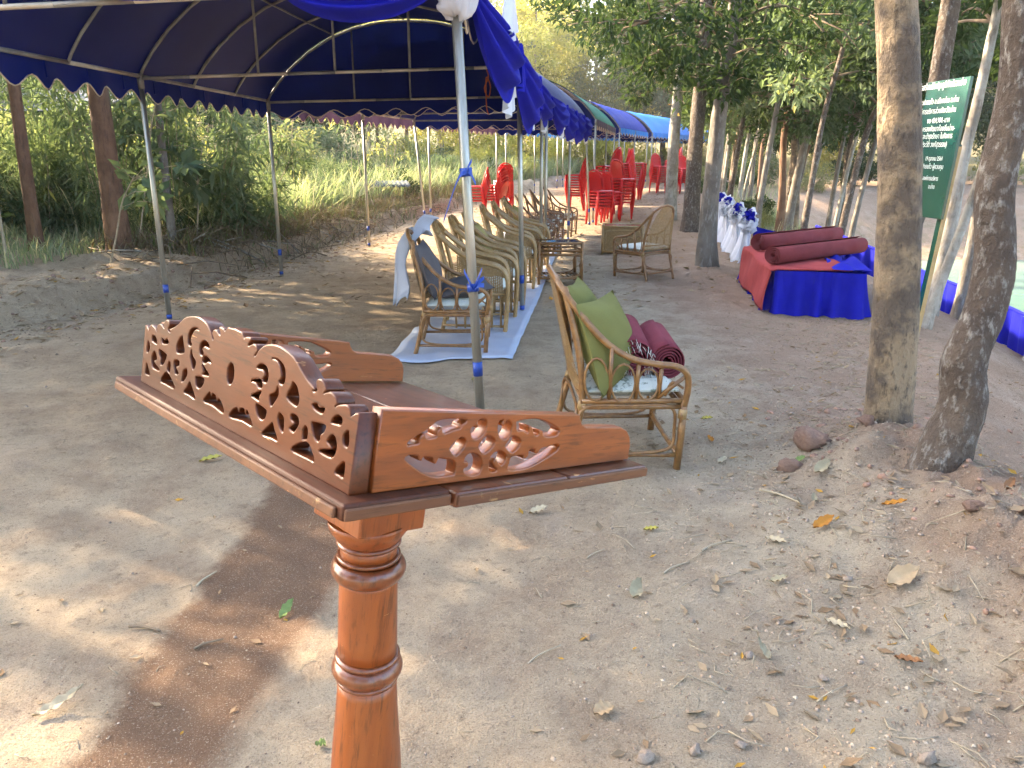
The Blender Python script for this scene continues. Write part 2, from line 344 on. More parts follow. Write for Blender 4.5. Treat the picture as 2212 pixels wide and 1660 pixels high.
# ------------------------------------------------------------------ ground, pond
def grow(start, step, fac, end):
    out = []; p = start; d = step
    while abs(p) < abs(end): d *= fac; p += d if end > start else -d; out.append(p)
    return out
gx = np.arange(-5.6, 4.8, .045); gx = np.array(sorted(grow(gx[0], .05, 1.09, -330)) + list(gx) + grow(gx[-1], .05, 1.09, 330))
gy = np.concatenate([np.arange(1.0, 7.5, .04), np.arange(7.5, 20, .10)])
gy = np.array(sorted([1.0 - k for k in grow(0, .06, 1.2, 60)]) + list(gy) + grow(gy[-1], .10, 1.06, 420))
GX, GY = np.meshgrid(gx, gy, indexing='ij'); GZ = ground_z(GX, GY)
nx, ny = GX.shape; idx = np.arange(nx * ny).reshape(nx, ny)
gF = np.stack([idx[:-1, :-1], idx[1:, :-1], idx[1:, 1:], idx[:-1, 1:]], -1).reshape(-1, 4)
def ground_mat():
    m, nt, p = new_mat('dirt'); p.inputs['Roughness'].default_value = .95; p.inputs['Specular IOR Level'].default_value = .15
    tc = N(nt, 'ShaderNodeTexCoord'); sx = N(nt, 'ShaderNodeSeparateXYZ'); nt.links.new(tc.outputs['Object'], sx.inputs[0])
    def mth(op, a, b=None):
        n = N(nt, 'ShaderNodeMath', operation=op)
        for i, v in enumerate((a, b)):
            if v is None: continue
            if hasattr(v, 'is_output'): nt.links.new(v, n.inputs[i])
            else: n.inputs[i].default_value = v
        return n.outputs[0]
    X, Y, Z = sx.outputs
    n1 = noise(nt, .55, 5, .6); n2 = noise(nt, 3.2, 6, .65); n3 = noise(nt, 21, 6, .7); n4 = noise(nt, 90, 3, .7)
    col = mixc(nt, ramp(nt, n1, .36, .62), (.62, .495, .345), (.56, .42, .275))
    # the right of the path is greyer and stonier
    g = ramp(nt, mth('ADD', X, mth('MULTIPLY', n2, .9)), .6, 1.9); col = mixc(nt, g, col, (.59, .49, .35))
    # red earth on the mound and the far bank
    r = mth('MULTIPLY', ramp(nt, mth('ADD', X, mth('MULTIPLY', n2, .8)), 1.55, 2.3), .85); col = mixc(nt, r, col, (.40, .265, .19))
    col = mixc(nt, ramp(nt, n2, .42, .62), col, mixc(nt, .5, col, (.30, .20, .135)))
    col = mixc(nt, mth('MULTIPLY', ramp(nt, n3, .55, .72), .65), col, (.21, .145, .10))
    col = mixc(nt, mth('MULTIPLY', ramp(nt, n4, .62, .72), .65), col, (.60, .51, .40))
    # trodden paler crust
    cr = ramp(nt, noise(nt, 1.6, 7, .7, stretch=(1, .6, 1)), .54, .66); col = mixc(nt, mth('MULTIPLY', cr, .45), col, (.56, .445, .345))
    # damp earth stripe where water was spilt
    edge = mth('MULTIPLY', mth('SUBTRACT', n2, .5), .24); edge = mth('ADD', edge, mth('MULTIPLY', mth('SUBTRACT', n3, .5), .05)); xx = mth('ADD', X, edge)
    left = ramp(nt, xx, -1.17, -1.10)
    rx = mth('SUBTRACT', xx, mth('MULTIPLY', mth('SUBTRACT', Y, 1.7), .14)); right = ramp(nt, rx, -.70, -.78)
    ty = ramp(nt, mth('ADD', Y, edge), 3.75, 3.45)
    wet = mth('MULTIPLY', mth('MULTIPLY', left, right), ty)
    col = mixc(nt, mth('MULTIPLY', wet, .86), col, (.20, .105, .060))
    # grass and litter colour away from the path
    hill = ramp(nt, Y, 46, 60); col = mixc(nt, mth('MULTIPLY', hill, .9), col, (.14, .13, .05))
    lft = ramp(nt, mth('ADD', X, mth('MULTIPLY', mth('SUBTRACT', n2, .5), 2.0)), -6.2, -8.0); col = mixc(nt, mth('MULTIPLY', lft, .85), col, (.12, .13, .05))
    bk = mth('MULTIPLY', ramp(nt, Z, -.3, -1.0), ramp(nt, n2, .5, .62)); col = mixc(nt, mth('MULTIPLY', bk, .4), col, (.22, .22, .11))
    n5 = noise(nt, 55, 5, .75); col = mixc(nt, mth('MULTIPLY', ramp(nt, n5, .56, .68), .55), col, (.22, .15, .10)); n6 = noise(nt, 210, 2, .6); col = mixc(nt, mth('MULTIPLY', ramp(nt, n6, .58, .66), .5), col, (.66, .56, .43)); col = mixc(nt, mth('MULTIPLY', ramp(nt, n6, .42, .34), .5), col, (.19, .13, .09))
    nt.links.new(col, p.inputs['Base Color'])
    ro = N(nt, 'ShaderNodeMapRange'); ro.inputs[3].default_value = .95; ro.inputs[4].default_value = .8; nt.links.new(wet, ro.inputs[0]); nt.links.new(ro.outputs[0], p.inputs['Roughness'])
    pr = add_bump(nt, p, noise(nt, 7, 8, .74), 1.0, .09)
    pr = add_bump(nt, p, noise(nt, 26, 7, .75, stretch=(1, .7, 1)), 1.0, .035, pr)
    add_bump(nt, p, noise(nt, 130, 3, .7), .7, .010, pr); return m
MT['dirt'] = ground_mat()
ground = link_mesh('ground', np_mesh('ground', np.stack([GX, GY, GZ], -1).reshape(-1, 3), gF, MT['dirt'])); tag(ground, kind='structure')
def water_mat():
    m, nt, p = new_mat('pond_water'); p.inputs['Roughness'].default_value = .12; p.inputs['IOR'].default_value = 1.33; p.inputs['Specular IOR Level'].default_value = .35
    nt.links.new(mixc(nt, ramp(nt, noise(nt, .08, 3), .4, .6), (.16, .29, .225), (.21, .33, .25)), p.inputs['Base Color'])
    add_bump(nt, p, noise(nt, 1.4, 3, .5, stretch=(1, .35, 1)), .12, .03); return m
pw = MB(); pw.grid(lambda u, v: (4 + 44 * u, 5 + 34 * v, -2.0), 8, 8); water = pw.build('pond_water', water_mat()); tag(water, kind='structure')

from bisect import bisect_right
_gxl, _gyl = gx.tolist(), gy.tolist()
def gz(x, y):
    i = min(max(bisect_right(_gxl, x) - 1, 0), len(_gxl) - 2); j = min(max(bisect_right(_gyl, y) - 1, 0), len(_gyl) - 2)
    u = (x - _gxl[i]) / (_gxl[i + 1] - _gxl[i]); v = (y - _gyl[j]) / (_gyl[j + 1] - _gyl[j])
    return float((GZ[i, j] * (1 - u) + GZ[i + 1, j] * u) * (1 - v) + (GZ[i, j + 1] * (1 - u) + GZ[i + 1, j + 1] * u) * v)
# ------------------------------------------------------------------ leaves (numpy)
def leaf_mesh(name, cen, rad_, n, size, mat, seed=0, aspect=.42, droop=.35, shell=.35, fold=.25, flat=1.0, quad=False, jit=.5):
    """n leaves in each blob (cen[i], rad_[i]); 4-vertex folded leaf of two triangles (kite) per leaf"""
    rg = np.random.default_rng(seed); cen = np.asarray(cen, float); rad_ = np.asarray(rad_, float)
    if rad_.ndim == 1: rad_ = np.repeat(rad_[:, None], 3, 1) * np.array([1, 1, .75])
    n = np.asarray(n) if np.ndim(n) else np.full(len(cen), n)
    ci = np.repeat(np.arange(len(cen)), n); m = len(ci)
    d = rg.normal(size=(m, 3)); d /= np.linalg.norm(d, axis=1)[:, None]
    r = (shell + (1 - shell) * rg.random(m)) ** .6
    P = cen[ci] + d * r[:, None] * rad_[ci]
    dirv = rg.normal(size=(m, 3)) * .8 + d * .7; dirv[:, 2] = dirv[:, 2] * flat - droop; dirv /= np.linalg.norm(dirv, axis=1)[:, None]
    up = rg.normal(size=(m, 3)) * .55 + np.array([0, 0, 1.0]); side = np.cross(dirv, up); side /= np.linalg.norm(side, axis=1)[:, None] + 1e-9
    nor = np.cross(side, dirv)
    L = size * (1 - jit / 2 + jit * rg.random(m)); W = L * aspect
    a = P; b = P + dirv * (L * .45)[:, None] + side * (W * .5)[:, None] + nor * (W * fold)[:, None]
    c = P + dirv * L[:, None]; e = P + dirv * (L * .45)[:, None] - side * (W * .5)[:, None] + nor * (W * fold)[:, None]
    V = np.stack([a, b, c, e], 1).reshape(-1, 3); k = np.arange(m) * 4
    F = np.concatenate([np.stack([k, k + 1, k + 2], 1), np.stack([k, k + 2, k + 3], 1)])
    tint = np.repeat(np.clip(rg.random(m) * .75 + .25 * rg.random(len(cen))[ci], 0, 1), 4)
    return np_mesh(name, V, F, mat, False, tint)
def blob_cloud(n, c, r, seed, hollow=.3):
    rg = np.random.default_rng(seed); d = rg.normal(size=(n, 3)); d /= np.linalg.norm(d, axis=1)[:, None]
    return np.asarray(c) + d * ((hollow + (1 - hollow) * rg.random(n)) ** .5)[:, None] * np.asarray(r)
def trunk_mb(pts, r0, r1, n=14, seed=0, flare=.35, k=6, lump=.08):
    if n >= 20: k = 22; n = 44
    P = smooth_path(pts, k); m = len(P); rnd = random.Random(seed); mb = MB()
    rr = [(r0 + (r1 - r0) * i / (m - 1)) * (1 + flare * math.exp(-i * 9.0 / m)) for i in range(m)]
    mb.tube(P, rr, n); ph = [rnd.random() * 6 for _ in range(4)]
    if n == 44:
        I, J = np.meshgrid(np.arange(m), np.arange(n), indexing='ij'); A_ = 2 * np.pi * J / n
        bn = fbm(np.cos(A_) * 2.2 + I * .05 + seed, np.sin(A_) * 2.2 + I * .09, 4, seed) + .7 * vnoise(np.cos(A_) * 6 + 40, np.sin(A_) * 6 + I * .35, seed + 3)
    c = 0
    for i in range(m):
        for j in range(n):
            v = Vector(mb.v[c]); d = v - P[i]
            f = 1 + lump * (math.sin(3 * j * 2 * math.pi / n + ph[0] + i * .5) * .5 + math.sin(5 * j * 2 * math.pi / n + ph[1] - i * .8) * .35 + (rnd.random() - .5) * .8)
            if n == 44:
                a_ = 2 * math.pi * j / n; f = 1 + lump * .5 * math.sin(3 * a_ + ph[0] + i * .07) + .9 * lump * bn[i, j]
            if i < 3 and n < 44: f += .35 * max(0, math.sin(4 * j * 2 * math.pi / n + ph[2])) * (3 - i) / 3
            mb.v[c] = tuple(P[i] + d * f); c += 1
    return mb
def tree(name, label, base, pts, r0, r1, barkm, clumps=(), nleaf=150, lsize=.14, lmat='lf_dark', group=None, seed=0, cat='tree', aspect=.42, branches=True, sides=14, droop=.35, flare=.35):
    """pts are trunk points relative to base; clumps are (x,y,z,r) relative to base"""
    z0 = gz(base[0], base[1]) - .04
    t = thing(name, label, cat, (base[0], base[1], z0), 0, group)
    tm = trunk_mb(pts, r0, r1, sides, seed, flare); tm.build('trunk', MT[barkm], t)
    if len(clumps):
        cl = np.asarray(clumps, float)
        if branches:
            mb = MB(); P = smooth_path(pts, 6); rnd = random.Random(seed + 5)
            for (x, y, z, r) in cl:
                q = Vector((x, y, z)); s = min(P, key=lambda p: (p - q).length + max(0, p.z - q.z) * 1.5)
                mid = (s + q) / 2 + Vector((rnd.uniform(-.1, .1), rnd.uniform(-.1, .1), rnd.uniform(.0, .25))) * (q - s).length * .6
                L = (q - s).length; rb = min(r1 * .8, .012 + L * .010)
                mb.tube(smooth_path([s, mid, q], 4), [rb * (1 - .75 * i / 8) for i in range(9)], 5)
                for _ in range(4):
                    e = q + Vector((rnd.gauss(0, 1), rnd.gauss(0, 1), rnd.gauss(0, .7))) * r * .6; mb.tube([mid.lerp(q, .6), q.lerp(e, .5) + Vector((0, 0, .05)), e], [rb * .5, rb * .35, rb * .15], 4)
            mb.build('branches', MT['twig'], t)
        link_mesh('crown', leaf_mesh('crown', cl[:, :3], cl[:, 3], nleaf, lsize, MT[lmat], seed, aspect, droop), t)
    return t
# ------------------------------------------------------------------ carved lectern in the foreground
FRONT_OUT = [(0.2916,0.1277),(0.2815,0.1269),(0.2755,0.1213),(0.272,0.1233),(0.2607,0.1244),(0.258,0.1207),(0.2642,0.1139),(0.2587,0.1149),(0.2509,0.1184),(0.243,0.1169),(0.2399,0.111),(0.2453,0.1053),(0.2438,0.105),(0.2362,0.1141),(0.2237,0.1217),(0.2107,0.1252),(0.1932,0.1268),(0.1753,0.1245),(0.1574,0.1201),(0.1432,0.1118),(0.1269,0.1021),(0.1107,0.0959),(0.1082,0.0932),(0.1126,0.0909),(0.1043,0.0932),(0.1081,0.1018),(0.1051,0.1062),(0.0976,0.1073),(0.0902,0.1036),(0.0856,0.0978),(0.0908,0.0931),(0.0831,0.0967),(0.0759,0.0979),(0.0668,0.0942),(0.0631,0.0877),(0.0681,0.0829),(0.0634,0.0866),(0.0558,0.0895),(0.0455,0.0914),(0.0386,0.0875),(0.0361,0.0814),(0.0347,0.0858),(0.029,0.0873),(0.0225,0.0873)]
FRONT_HOLES = [[(0.2385,0.0912),(0.2315,0.0976),(0.2201,0.099),(0.2111,0.0945),(0.2077,0.0859),(0.2112,0.0781),(0.2191,0.0775),(0.2223,0.0816),(0.2175,0.0861),(0.2218,0.0905),(0.2312,0.0903)],[(0.2072,0.1086),(0.1944,0.1117),(0.1806,0.1087),(0.1728,0.1024),(0.1703,0.0928),(0.1733,0.0842),(0.1819,0.0834),(0.1849,0.0873),(0.1803,0.0917),(0.1847,0.1022),(0.1937,0.1084)],[(0.2489,0.0716),(0.2448,0.0755),(0.2291,0.0801),(0.2214,0.0771),(0.2198,0.0697),(0.229,0.0683),(0.237,0.0725)],[(0.2454,0.0549),(0.2413,0.0583),(0.226,0.0654),(0.2183,0.0677),(0.2246,0.0586),(0.2234,0.0529),(0.2329,0.053)],[(0.2317,0.0473),(0.2227,0.0495),(0.2058,0.0471),(0.2037,0.0423),(0.2078,0.0342),(0.2167,0.0319),(0.226,0.0367)],[(0.2018,0.0662),(0.1906,0.0722),(0.1855,0.0815),(0.1815,0.0709),(0.1881,0.0601),(0.1946,0.0533),(0.1999,0.0573)],[(0.1646,0.0736),(0.1567,0.0867),(0.1538,0.093),(0.1447,0.0894),(0.1383,0.0808),(0.1362,0.0736),(0.1399,0.0665),(0.1504,0.0668),(0.1594,0.0692)],[(0.1752,0.0517),(0.1645,0.0474),(0.1629,0.0398),(0.1624,0.0302),(0.1688,0.0314),(0.1765,0.0386),(0.1787,0.045)],[(0.1511,0.0548),(0.1443,0.0576),(0.1338,0.0552),(0.1322,0.0478),(0.1374,0.0397),(0.1407,0.0357),(0.1495,0.0371),(0.1508,0.0401),(0.1419,0.0464),(0.1498,0.0489)],[(0.1106,0.0764),(0.1016,0.0804),(0.096,0.0766),(0.0854,0.0792),(0.0853,0.0739),(0.0893,0.0704),(0.0986,0.0706),(0.1069,0.0729)],[(0.071,0.0658),(0.0671,0.0736),(0.0588,0.0776),(0.0515,0.076),(0.0502,0.0711),(0.0529,0.067),(0.0618,0.066)],[(0.1223,0.0337),(0.1231,0.0452),(0.1182,0.0509),(0.113,0.0473),(0.1118,0.0376),(0.1163,0.0342)],[(0.1076,0.0574),(0.0963,0.0598),(0.0832,0.0613),(0.0786,0.0595),(0.0812,0.0519),(0.087,0.0476),(0.0868,0.0423),(0.0909,0.0386),(0.0983,0.0413),(0.1041,0.0485)],[(0.0749,0.0444),(0.0683,0.0532),(0.0611,0.0541),(0.0555,0.0477),(0.0547,0.0394),(0.0597,0.03),(0.0705,0.028),(0.087,0.0292),(0.0822,0.0338),(0.0652,0.0386),(0.0696,0.0416)],[(0.0456,0.0598),(0.0385,0.0664),(0.0354,0.0625),(0.034,0.0515),(0.0371,0.0473),(0.0433,0.0489),(0.0461,0.0544)],[(0.0541,0.0162),(0.0417,0.0311),(0.0367,0.031),(0.0355,0.0209),(0.0364,0.0143),(0.0455,0.0146)],[(0.1438,0.0153),(0.124,0.0299),(0.1104,0.033),(0.1019,0.0283),(0.0925,0.0156),(0.1086,0.0147)],[(0.2109,0.0155),(0.1956,0.0308),(0.1881,0.0363),(0.1814,0.0281),(0.172,0.0172),(0.188,0.0164)],[(0.2944,0.0159),(0.2864,0.028),(0.2758,0.033),(0.271,0.028),(0.2684,0.0342),(0.2574,0.0357),(0.2537,0.0298),(0.2513,0.0359),(0.2457,0.033),(0.2325,0.0188),(0.2602,0.019)]]
SIDE_HOLES = [[(0.0879,0.0507),(0.0873,0.0541),(0.0928,0.0576),(0.1145,0.0686),(0.1308,0.0776),(0.1662,0.0769),(0.1699,0.074),(0.1635,0.0708),(0.162,0.0666),(0.1546,0.0658),(0.1446,0.0631),(0.1366,0.0621),(0.134,0.0684),(0.1292,0.0667),(0.1271,0.0623),(0.1271,0.0586),(0.1194,0.0574),(0.1129,0.0578),(0.1097,0.0625),(0.1053,0.0613),(0.1032,0.0575),(0.1027,0.0525),(0.0918,0.0516)],[(0.0886,0.0386),(0.1031,0.038),(0.1053,0.033),(0.1105,0.0316),(0.1126,0.0356),(0.1252,0.0332),(0.1275,0.0284),(0.132,0.026),(0.1347,0.0304),(0.1373,0.0319),(0.1572,0.0279),(0.1629,0.0222),(0.1632,0.0127),(0.1582,0.0108),(0.1259,0.0127),(0.0896,0.0324)],[(0.1807,0.0588),(0.1791,0.063),(0.1814,0.067),(0.1869,0.0674),(0.1881,0.0653),(0.1908,0.0678),(0.1876,0.0721),(0.1932,0.0758),(0.2016,0.0745),(0.2046,0.0677),(0.2016,0.0588),(0.1931,0.0527),(0.1842,0.0532)],[(0.2282,0.0549),(0.2243,0.0637),(0.2248,0.071),(0.2286,0.0731),(0.2324,0.0729),(0.2295,0.069),(0.2323,0.0655),(0.2367,0.0674),(0.2371,0.0717),(0.2417,0.0722),(0.2483,0.0663),(0.2478,0.0563),(0.2415,0.0492),(0.2337,0.0497)],[(0.2607,0.0581),(0.2572,0.0659),(0.2597,0.0708),(0.2991,0.0714),(0.3387,0.0574),(0.3412,0.0513),(0.3341,0.0476),(0.3133,0.0482),(0.3086,0.0556),(0.2996,0.0574),(0.302,0.0514),(0.2935,0.0513),(0.2873,0.0619),(0.2784,0.0642),(0.2807,0.0584),(0.2797,0.0546),(0.2668,0.0591)],[(0.2576,0.0242),(0.2782,0.0251),(0.2782,0.0213),(0.284,0.0201),(0.2884,0.025),(0.2889,0.0308),(0.2991,0.0314),(0.3002,0.0267),(0.3062,0.0256),(0.3115,0.0318),(0.3277,0.0334),(0.3433,0.035),(0.3443,0.0268),(0.295,0.0088),(0.2605,0.0073),(0.2535,0.0105),(0.2548,0.0168)],[(0.1504,0.0442),(0.1643,0.055),(0.1749,0.0485),(0.1622,0.034),(0.1528,0.0394)],[(0.1966,0.0435),(0.2073,0.0549),(0.2241,0.0466),(0.2086,0.0329),(0.1983,0.0391)],[(0.2433,0.041),(0.2533,0.0516),(0.2703,0.0436),(0.258,0.0305),(0.2451,0.0371)],[(0.1762,0.0258),(0.1795,0.0327),(0.1887,0.0344),(0.2012,0.0286),(0.2066,0.0184),(0.2036,0.0088),(0.1926,0.0068),(0.1808,0.0104),(0.1773,0.0161),(0.1826,0.0175),(0.184,0.0221),(0.181,0.0254)],[(0.2206,0.011),(0.2185,0.0235),(0.2231,0.0312),(0.2336,0.0342),(0.2441,0.0296),(0.2472,0.0231),(0.2411,0.0154),(0.2329,0.0211),(0.2279,0.0246),(0.2256,0.0192),(0.2295,0.0133),(0.2336,0.0098),(0.2272,0.0076)]]
LA = Vector((-.71063935, .70311734, .02485403)).normalized(); LB = Vector((.68687048, .70100035, -.19185266)); LB = (LB - LA * LB.dot(LA)).normalized(); LN = LB.cross(LA)
LP0 = Vector((-.16773341, .70405126, CAM_Z - .32469819))
LR = Matrix((LB, LA, LN)).transposed()                       # local x = depth, y = width, z = up out of the board
ax_dn = Vector((-.062, .0, -1)).normalized()                # the pedestal leans slightly
S0 = LP0 + LA * .30 + LB * .268 - LN * .150
hgt_ = (S0.z - gz(S0.x - .07, S0.y)) / -ax_dn.z
foot = S0 + ax_dn * hgt_
lect = thing('lectern', 'carved varnished wooden lectern with fretwork tray on a turned pedestal', 'lectern')
lect.matrix_world = Matrix.Translation(foot) @ LR.to_4x4()
def loc(p): return LR.transposed() @ (Vector(p) - foot)
LO = loc(LP0)
from mathutils.geometry import delaunay_2d_cdt
def _inside(p, loop):
    x, y = p; c = False; n = len(loop); k = n - 1
    for i in range(n):
        (xi, yi), (xk, yk) = loop[i], loop[k]
        if (yi > y) != (yk > y) and x < (xk - xi) * (y - yi) / (yk - yi) + xi: c = not c
        k = i
    return c
def _area(l): return .5 * sum(l[i - 1][0] * l[i][1] - l[i][0] * l[i - 1][1] for i in range(len(l)))
def _offset(l, d):
    """shift a counter-clockwise loop inwards by d"""
    n = len(l); out = []
    for i in range(n):
        a, b, c = Vector(l[i - 1]), Vector(l[i]), Vector(l[(i + 1) % n]); u = (b - a); v = (c - b)
        u = u.normalized() if u.length > 1e-9 else v.normalized(); v = v.normalized() if v.length > 1e-9 else u
        m = Vector((-(u.y + v.y), u.x + v.x)); m = m.normalized() if m.length > 1e-6 else Vector((-u.y, u.x)); out.append(tuple(b + m * d))
    return out
def fret(name, outline, holes, thick, mat, mapf, parent, bev=.0021, sm=3, shrink=0):
    """carved panel: outline minus holes, both faces triangulated, rounded arrises on every edge"""
    loops = []
    for k, l in enumerate([outline] + holes):
        q = l if k == 0 else [(p.x, p.y) for p in smooth_path([(x, y, 0) for x, y in l], sm, True)]
        q = [p for i, p in enumerate(q) if math.dist(p, q[i - 1]) > 4e-4]
        if (_area(q) > 0) != (k == 0): q = q[::-1]           # outline ccw, holes cw: solid always on the left
        if k and shrink: q = _offset(q, -shrink)
        loops.append(q)
    rings = [(.0, 1), (.0, .0), (.10, .35), (.38, .78), (1.0, 1)]
    V = []; F = []; SM = []
    prof = [(bev, thick / 2), (bev * .45, thick / 2 - bev * .14), (bev * .12, thick / 2 - bev * .5), (0, thick / 2 - bev), (0, -thick / 2 + bev), (bev * .12, -thick / 2 + bev * .5), (bev * .45, -thick / 2 + bev * .14), (bev, -thick / 2)]
    ins = []
    for l in loops:
        n = len(l); b = len(V)
        for d, z in prof: V += [(x, y, z) for x, y in (_offset(l, d) if d else l)]
        for r in range(len(prof) - 1):
            for i in range(n): i2 = (i + 1) % n; F.append((b + r * n + i, b + (r + 1) * n + i, b + (r + 1) * n + i2, b + r * n + i2)); SM.append(True)
        ins.append(_offset(l, bev))
    pts = []; ed = []
    for l in ins:
        b = len(pts); pts += [Vector(p) for p in l]; ed += [(b + i, b + (i + 1) % len(l)) for i in range(len(l))]
    tv, te, tf, *_ = delaunay_2d_cdt(pts, ed, [], 0, 1e-6)
    b = len(V); m = len(tv); V += [(p.x, p.y, thick / 2) for p in tv] + [(p.x, p.y, -thick / 2) for p in tv]
    for f in tf:
        c = (sum(tv[i].x for i in f) / len(f), sum(tv[i].y for i in f) / len(f))
        if not _inside(c, ins[0]) or any(_inside(c, h) for h in ins[1:]): continue
        F.append(tuple(b + i for i in f)); SM.append(False); F.append(tuple(b + m + i for i in reversed(f))); SM.append(False)
    me = bpy.data.meshes.new(name); me.from_pydata([tuple(mapf(*p)) for p in V], [], F); me.polygons.foreach_set('use_smooth', SM); me.materials.append(mat); me.update()
    return link_mesh(name, me, parent)
AC = .3010
half = [q for q in FRONT_OUT]
sm_half = [(p.x, p.y) for p in smooth_path([(a, n, 0) for a, n in half[:-3]], 3)] + half[-2:]
sm_half = [(a, n) for a, n in sm_half if a < AC - .003]
outl = [(2 * AC - a, n) for a, n in reversed(sm_half)] + [(AC, .1285)] + sm_half + [(.0222, .003), (.0222, -.0005), (2 * AC - .0222, -.0005)]
cen = [(AC + .0098 * math.cos(t), .0705 + .0145 * math.sin(t)) for t in [k * 2 * math.pi / 14 for k in range(14)]]
fh = FRONT_HOLES + [[(2 * AC - a, n) for a, n in reversed(h)] for h in FRONT_HOLES] + [cen]
fb = .0217
fret('front_panel', outl, fh, .024, MT['wood_front_shaded'], lambda u, v, w: (LO.x + fb + .012 + w, LO.y + u, LO.z + v), lect, shrink=.0010)
so = [(.0466, .0008), (.0466, .0922), (.20, .0840), (.381, .0745), (.384, .0675), (.390, .0600), (.400, .0560), (.44, .0545), (.483, .0520), (.500, .0455), (.510, .036), (.515, .024), (.516, .0008)]
for ys, nm in ((.0178 + .009, 0), (2 * AC - .0178 - .009, 1)):
    sp_ = fret('side_panel', so, SIDE_HOLES, .018, MT['wood'], lambda u, v, w: (LO.x + u, LO.y + ys + w, LO.z + v), lect, sm=3)
def plank(b0, b1, a0, a1, dz=0, t=.019, m='wood_board'):
    mb = MB(); mb.box((LO.x + (b0 + b1) / 2, LO.y + (a0 + a1) / 2, LO.z - t / 2 + dz), (b1 - b0, a1 - a0, t)); return bevel(mb.build('plank', MT[m], lect), .0045, 3)
plank(0, .1435, -.001, .622, m='wood_ledge'); plank(.1455, .345, -.009, .624, -.0012); plank(.3465, .5276, -.009, .624, -.0016)
for b0, b1, ya in ((.0, .1435, -.0025), (.1455, .5276, -.0105)):
    mb = MB(); mb.box((LO.x + (b0 + b1) / 2, LO.y + ya, LO.z - .0105), (b1 - b0 - .002, .004, .0135)); bevel(mb.build('worn_edge', MT['wood_edge'], lect), .002, 2)
mb = MB(); mb.box((LO.x - .0022, LO.y + .31, LO.z - .0115), (.005, .60, .012)); bevel(mb.build('worn_edge', MT['wood_edge'], lect), .002, 2)
# cleat and capital block under the board, turned pedestal
bl = MB(); bl.box((LO.x + .268, LO.y + .30, LO.z - .091), (.121, .121, .138)); bevel(bl.build('capital_block', MT['wood_post'], lect), .003)
la = LR.transposed() @ ax_dn; s0 = loc(S0)
def turn(name, prof, mat): return MB().lathe([(r * 1.05, h) for r, h in prof], 40, s0, la).build(name, MT[mat], lect)
def arc_prof(h0, h1, r, bulge, n=8): return [(r + bulge * math.sin(math.pi * k / n) ** .8, h0 + (h1 - h0) * k / n) for k in range(n + 1)]
turn('bell', [(.060, .004), (.060, .012), (.057, .020), (.052, .028), (.0475, .034), (.046, .038)], 'wood_post')
turn('neck_ring', arc_prof(.037, .048, .0435, .0045), 'wood_ring')
turn('neck', [(.0425, .046), (.0415, .056), (.0425, .066)], 'wood_post')
turn('collar_ring', [(.042, .063), (.047, .064), (.0475, .068), (.046, .071)] + arc_prof(.070, .106, .0455, .0105, 10), 'wood_ring')
turn('shaft', [(.0425, .104), (.0435, .112), (.0442, .16), (.0450, .21), (.0455, .246)], 'wood_post')
turn('shaft_ring', arc_prof(.241, .252, .0462, .004) + arc_prof(.252, .284, .0462, .0085, 10) + arc_prof(.284, .292, .0462, .002), 'wood_ring')
turn('lower_shaft', [(.0455, .290), (.0462, .31), (.049, .36), (.0535, .42), (.058, .50), (.060, .60), (.061, hgt_ - .16), (.075, hgt_ - .12), (.078, hgt_ - .10)], 'wood_post')
turn('base_ring', arc_prof(hgt_ - .105, hgt_ - .06, .075, .014, 8), 'wood_ring')
mb = MB(); R0 = LR.transposed(); mb.box(R0 @ Vector((0, 0, .018)), (.40, .40, .085), R0 @ Matrix.Rotation(.79, 3, 'Z')); bevel(mb.build('foot_plinth', MT['wood_post'], lect), .01)
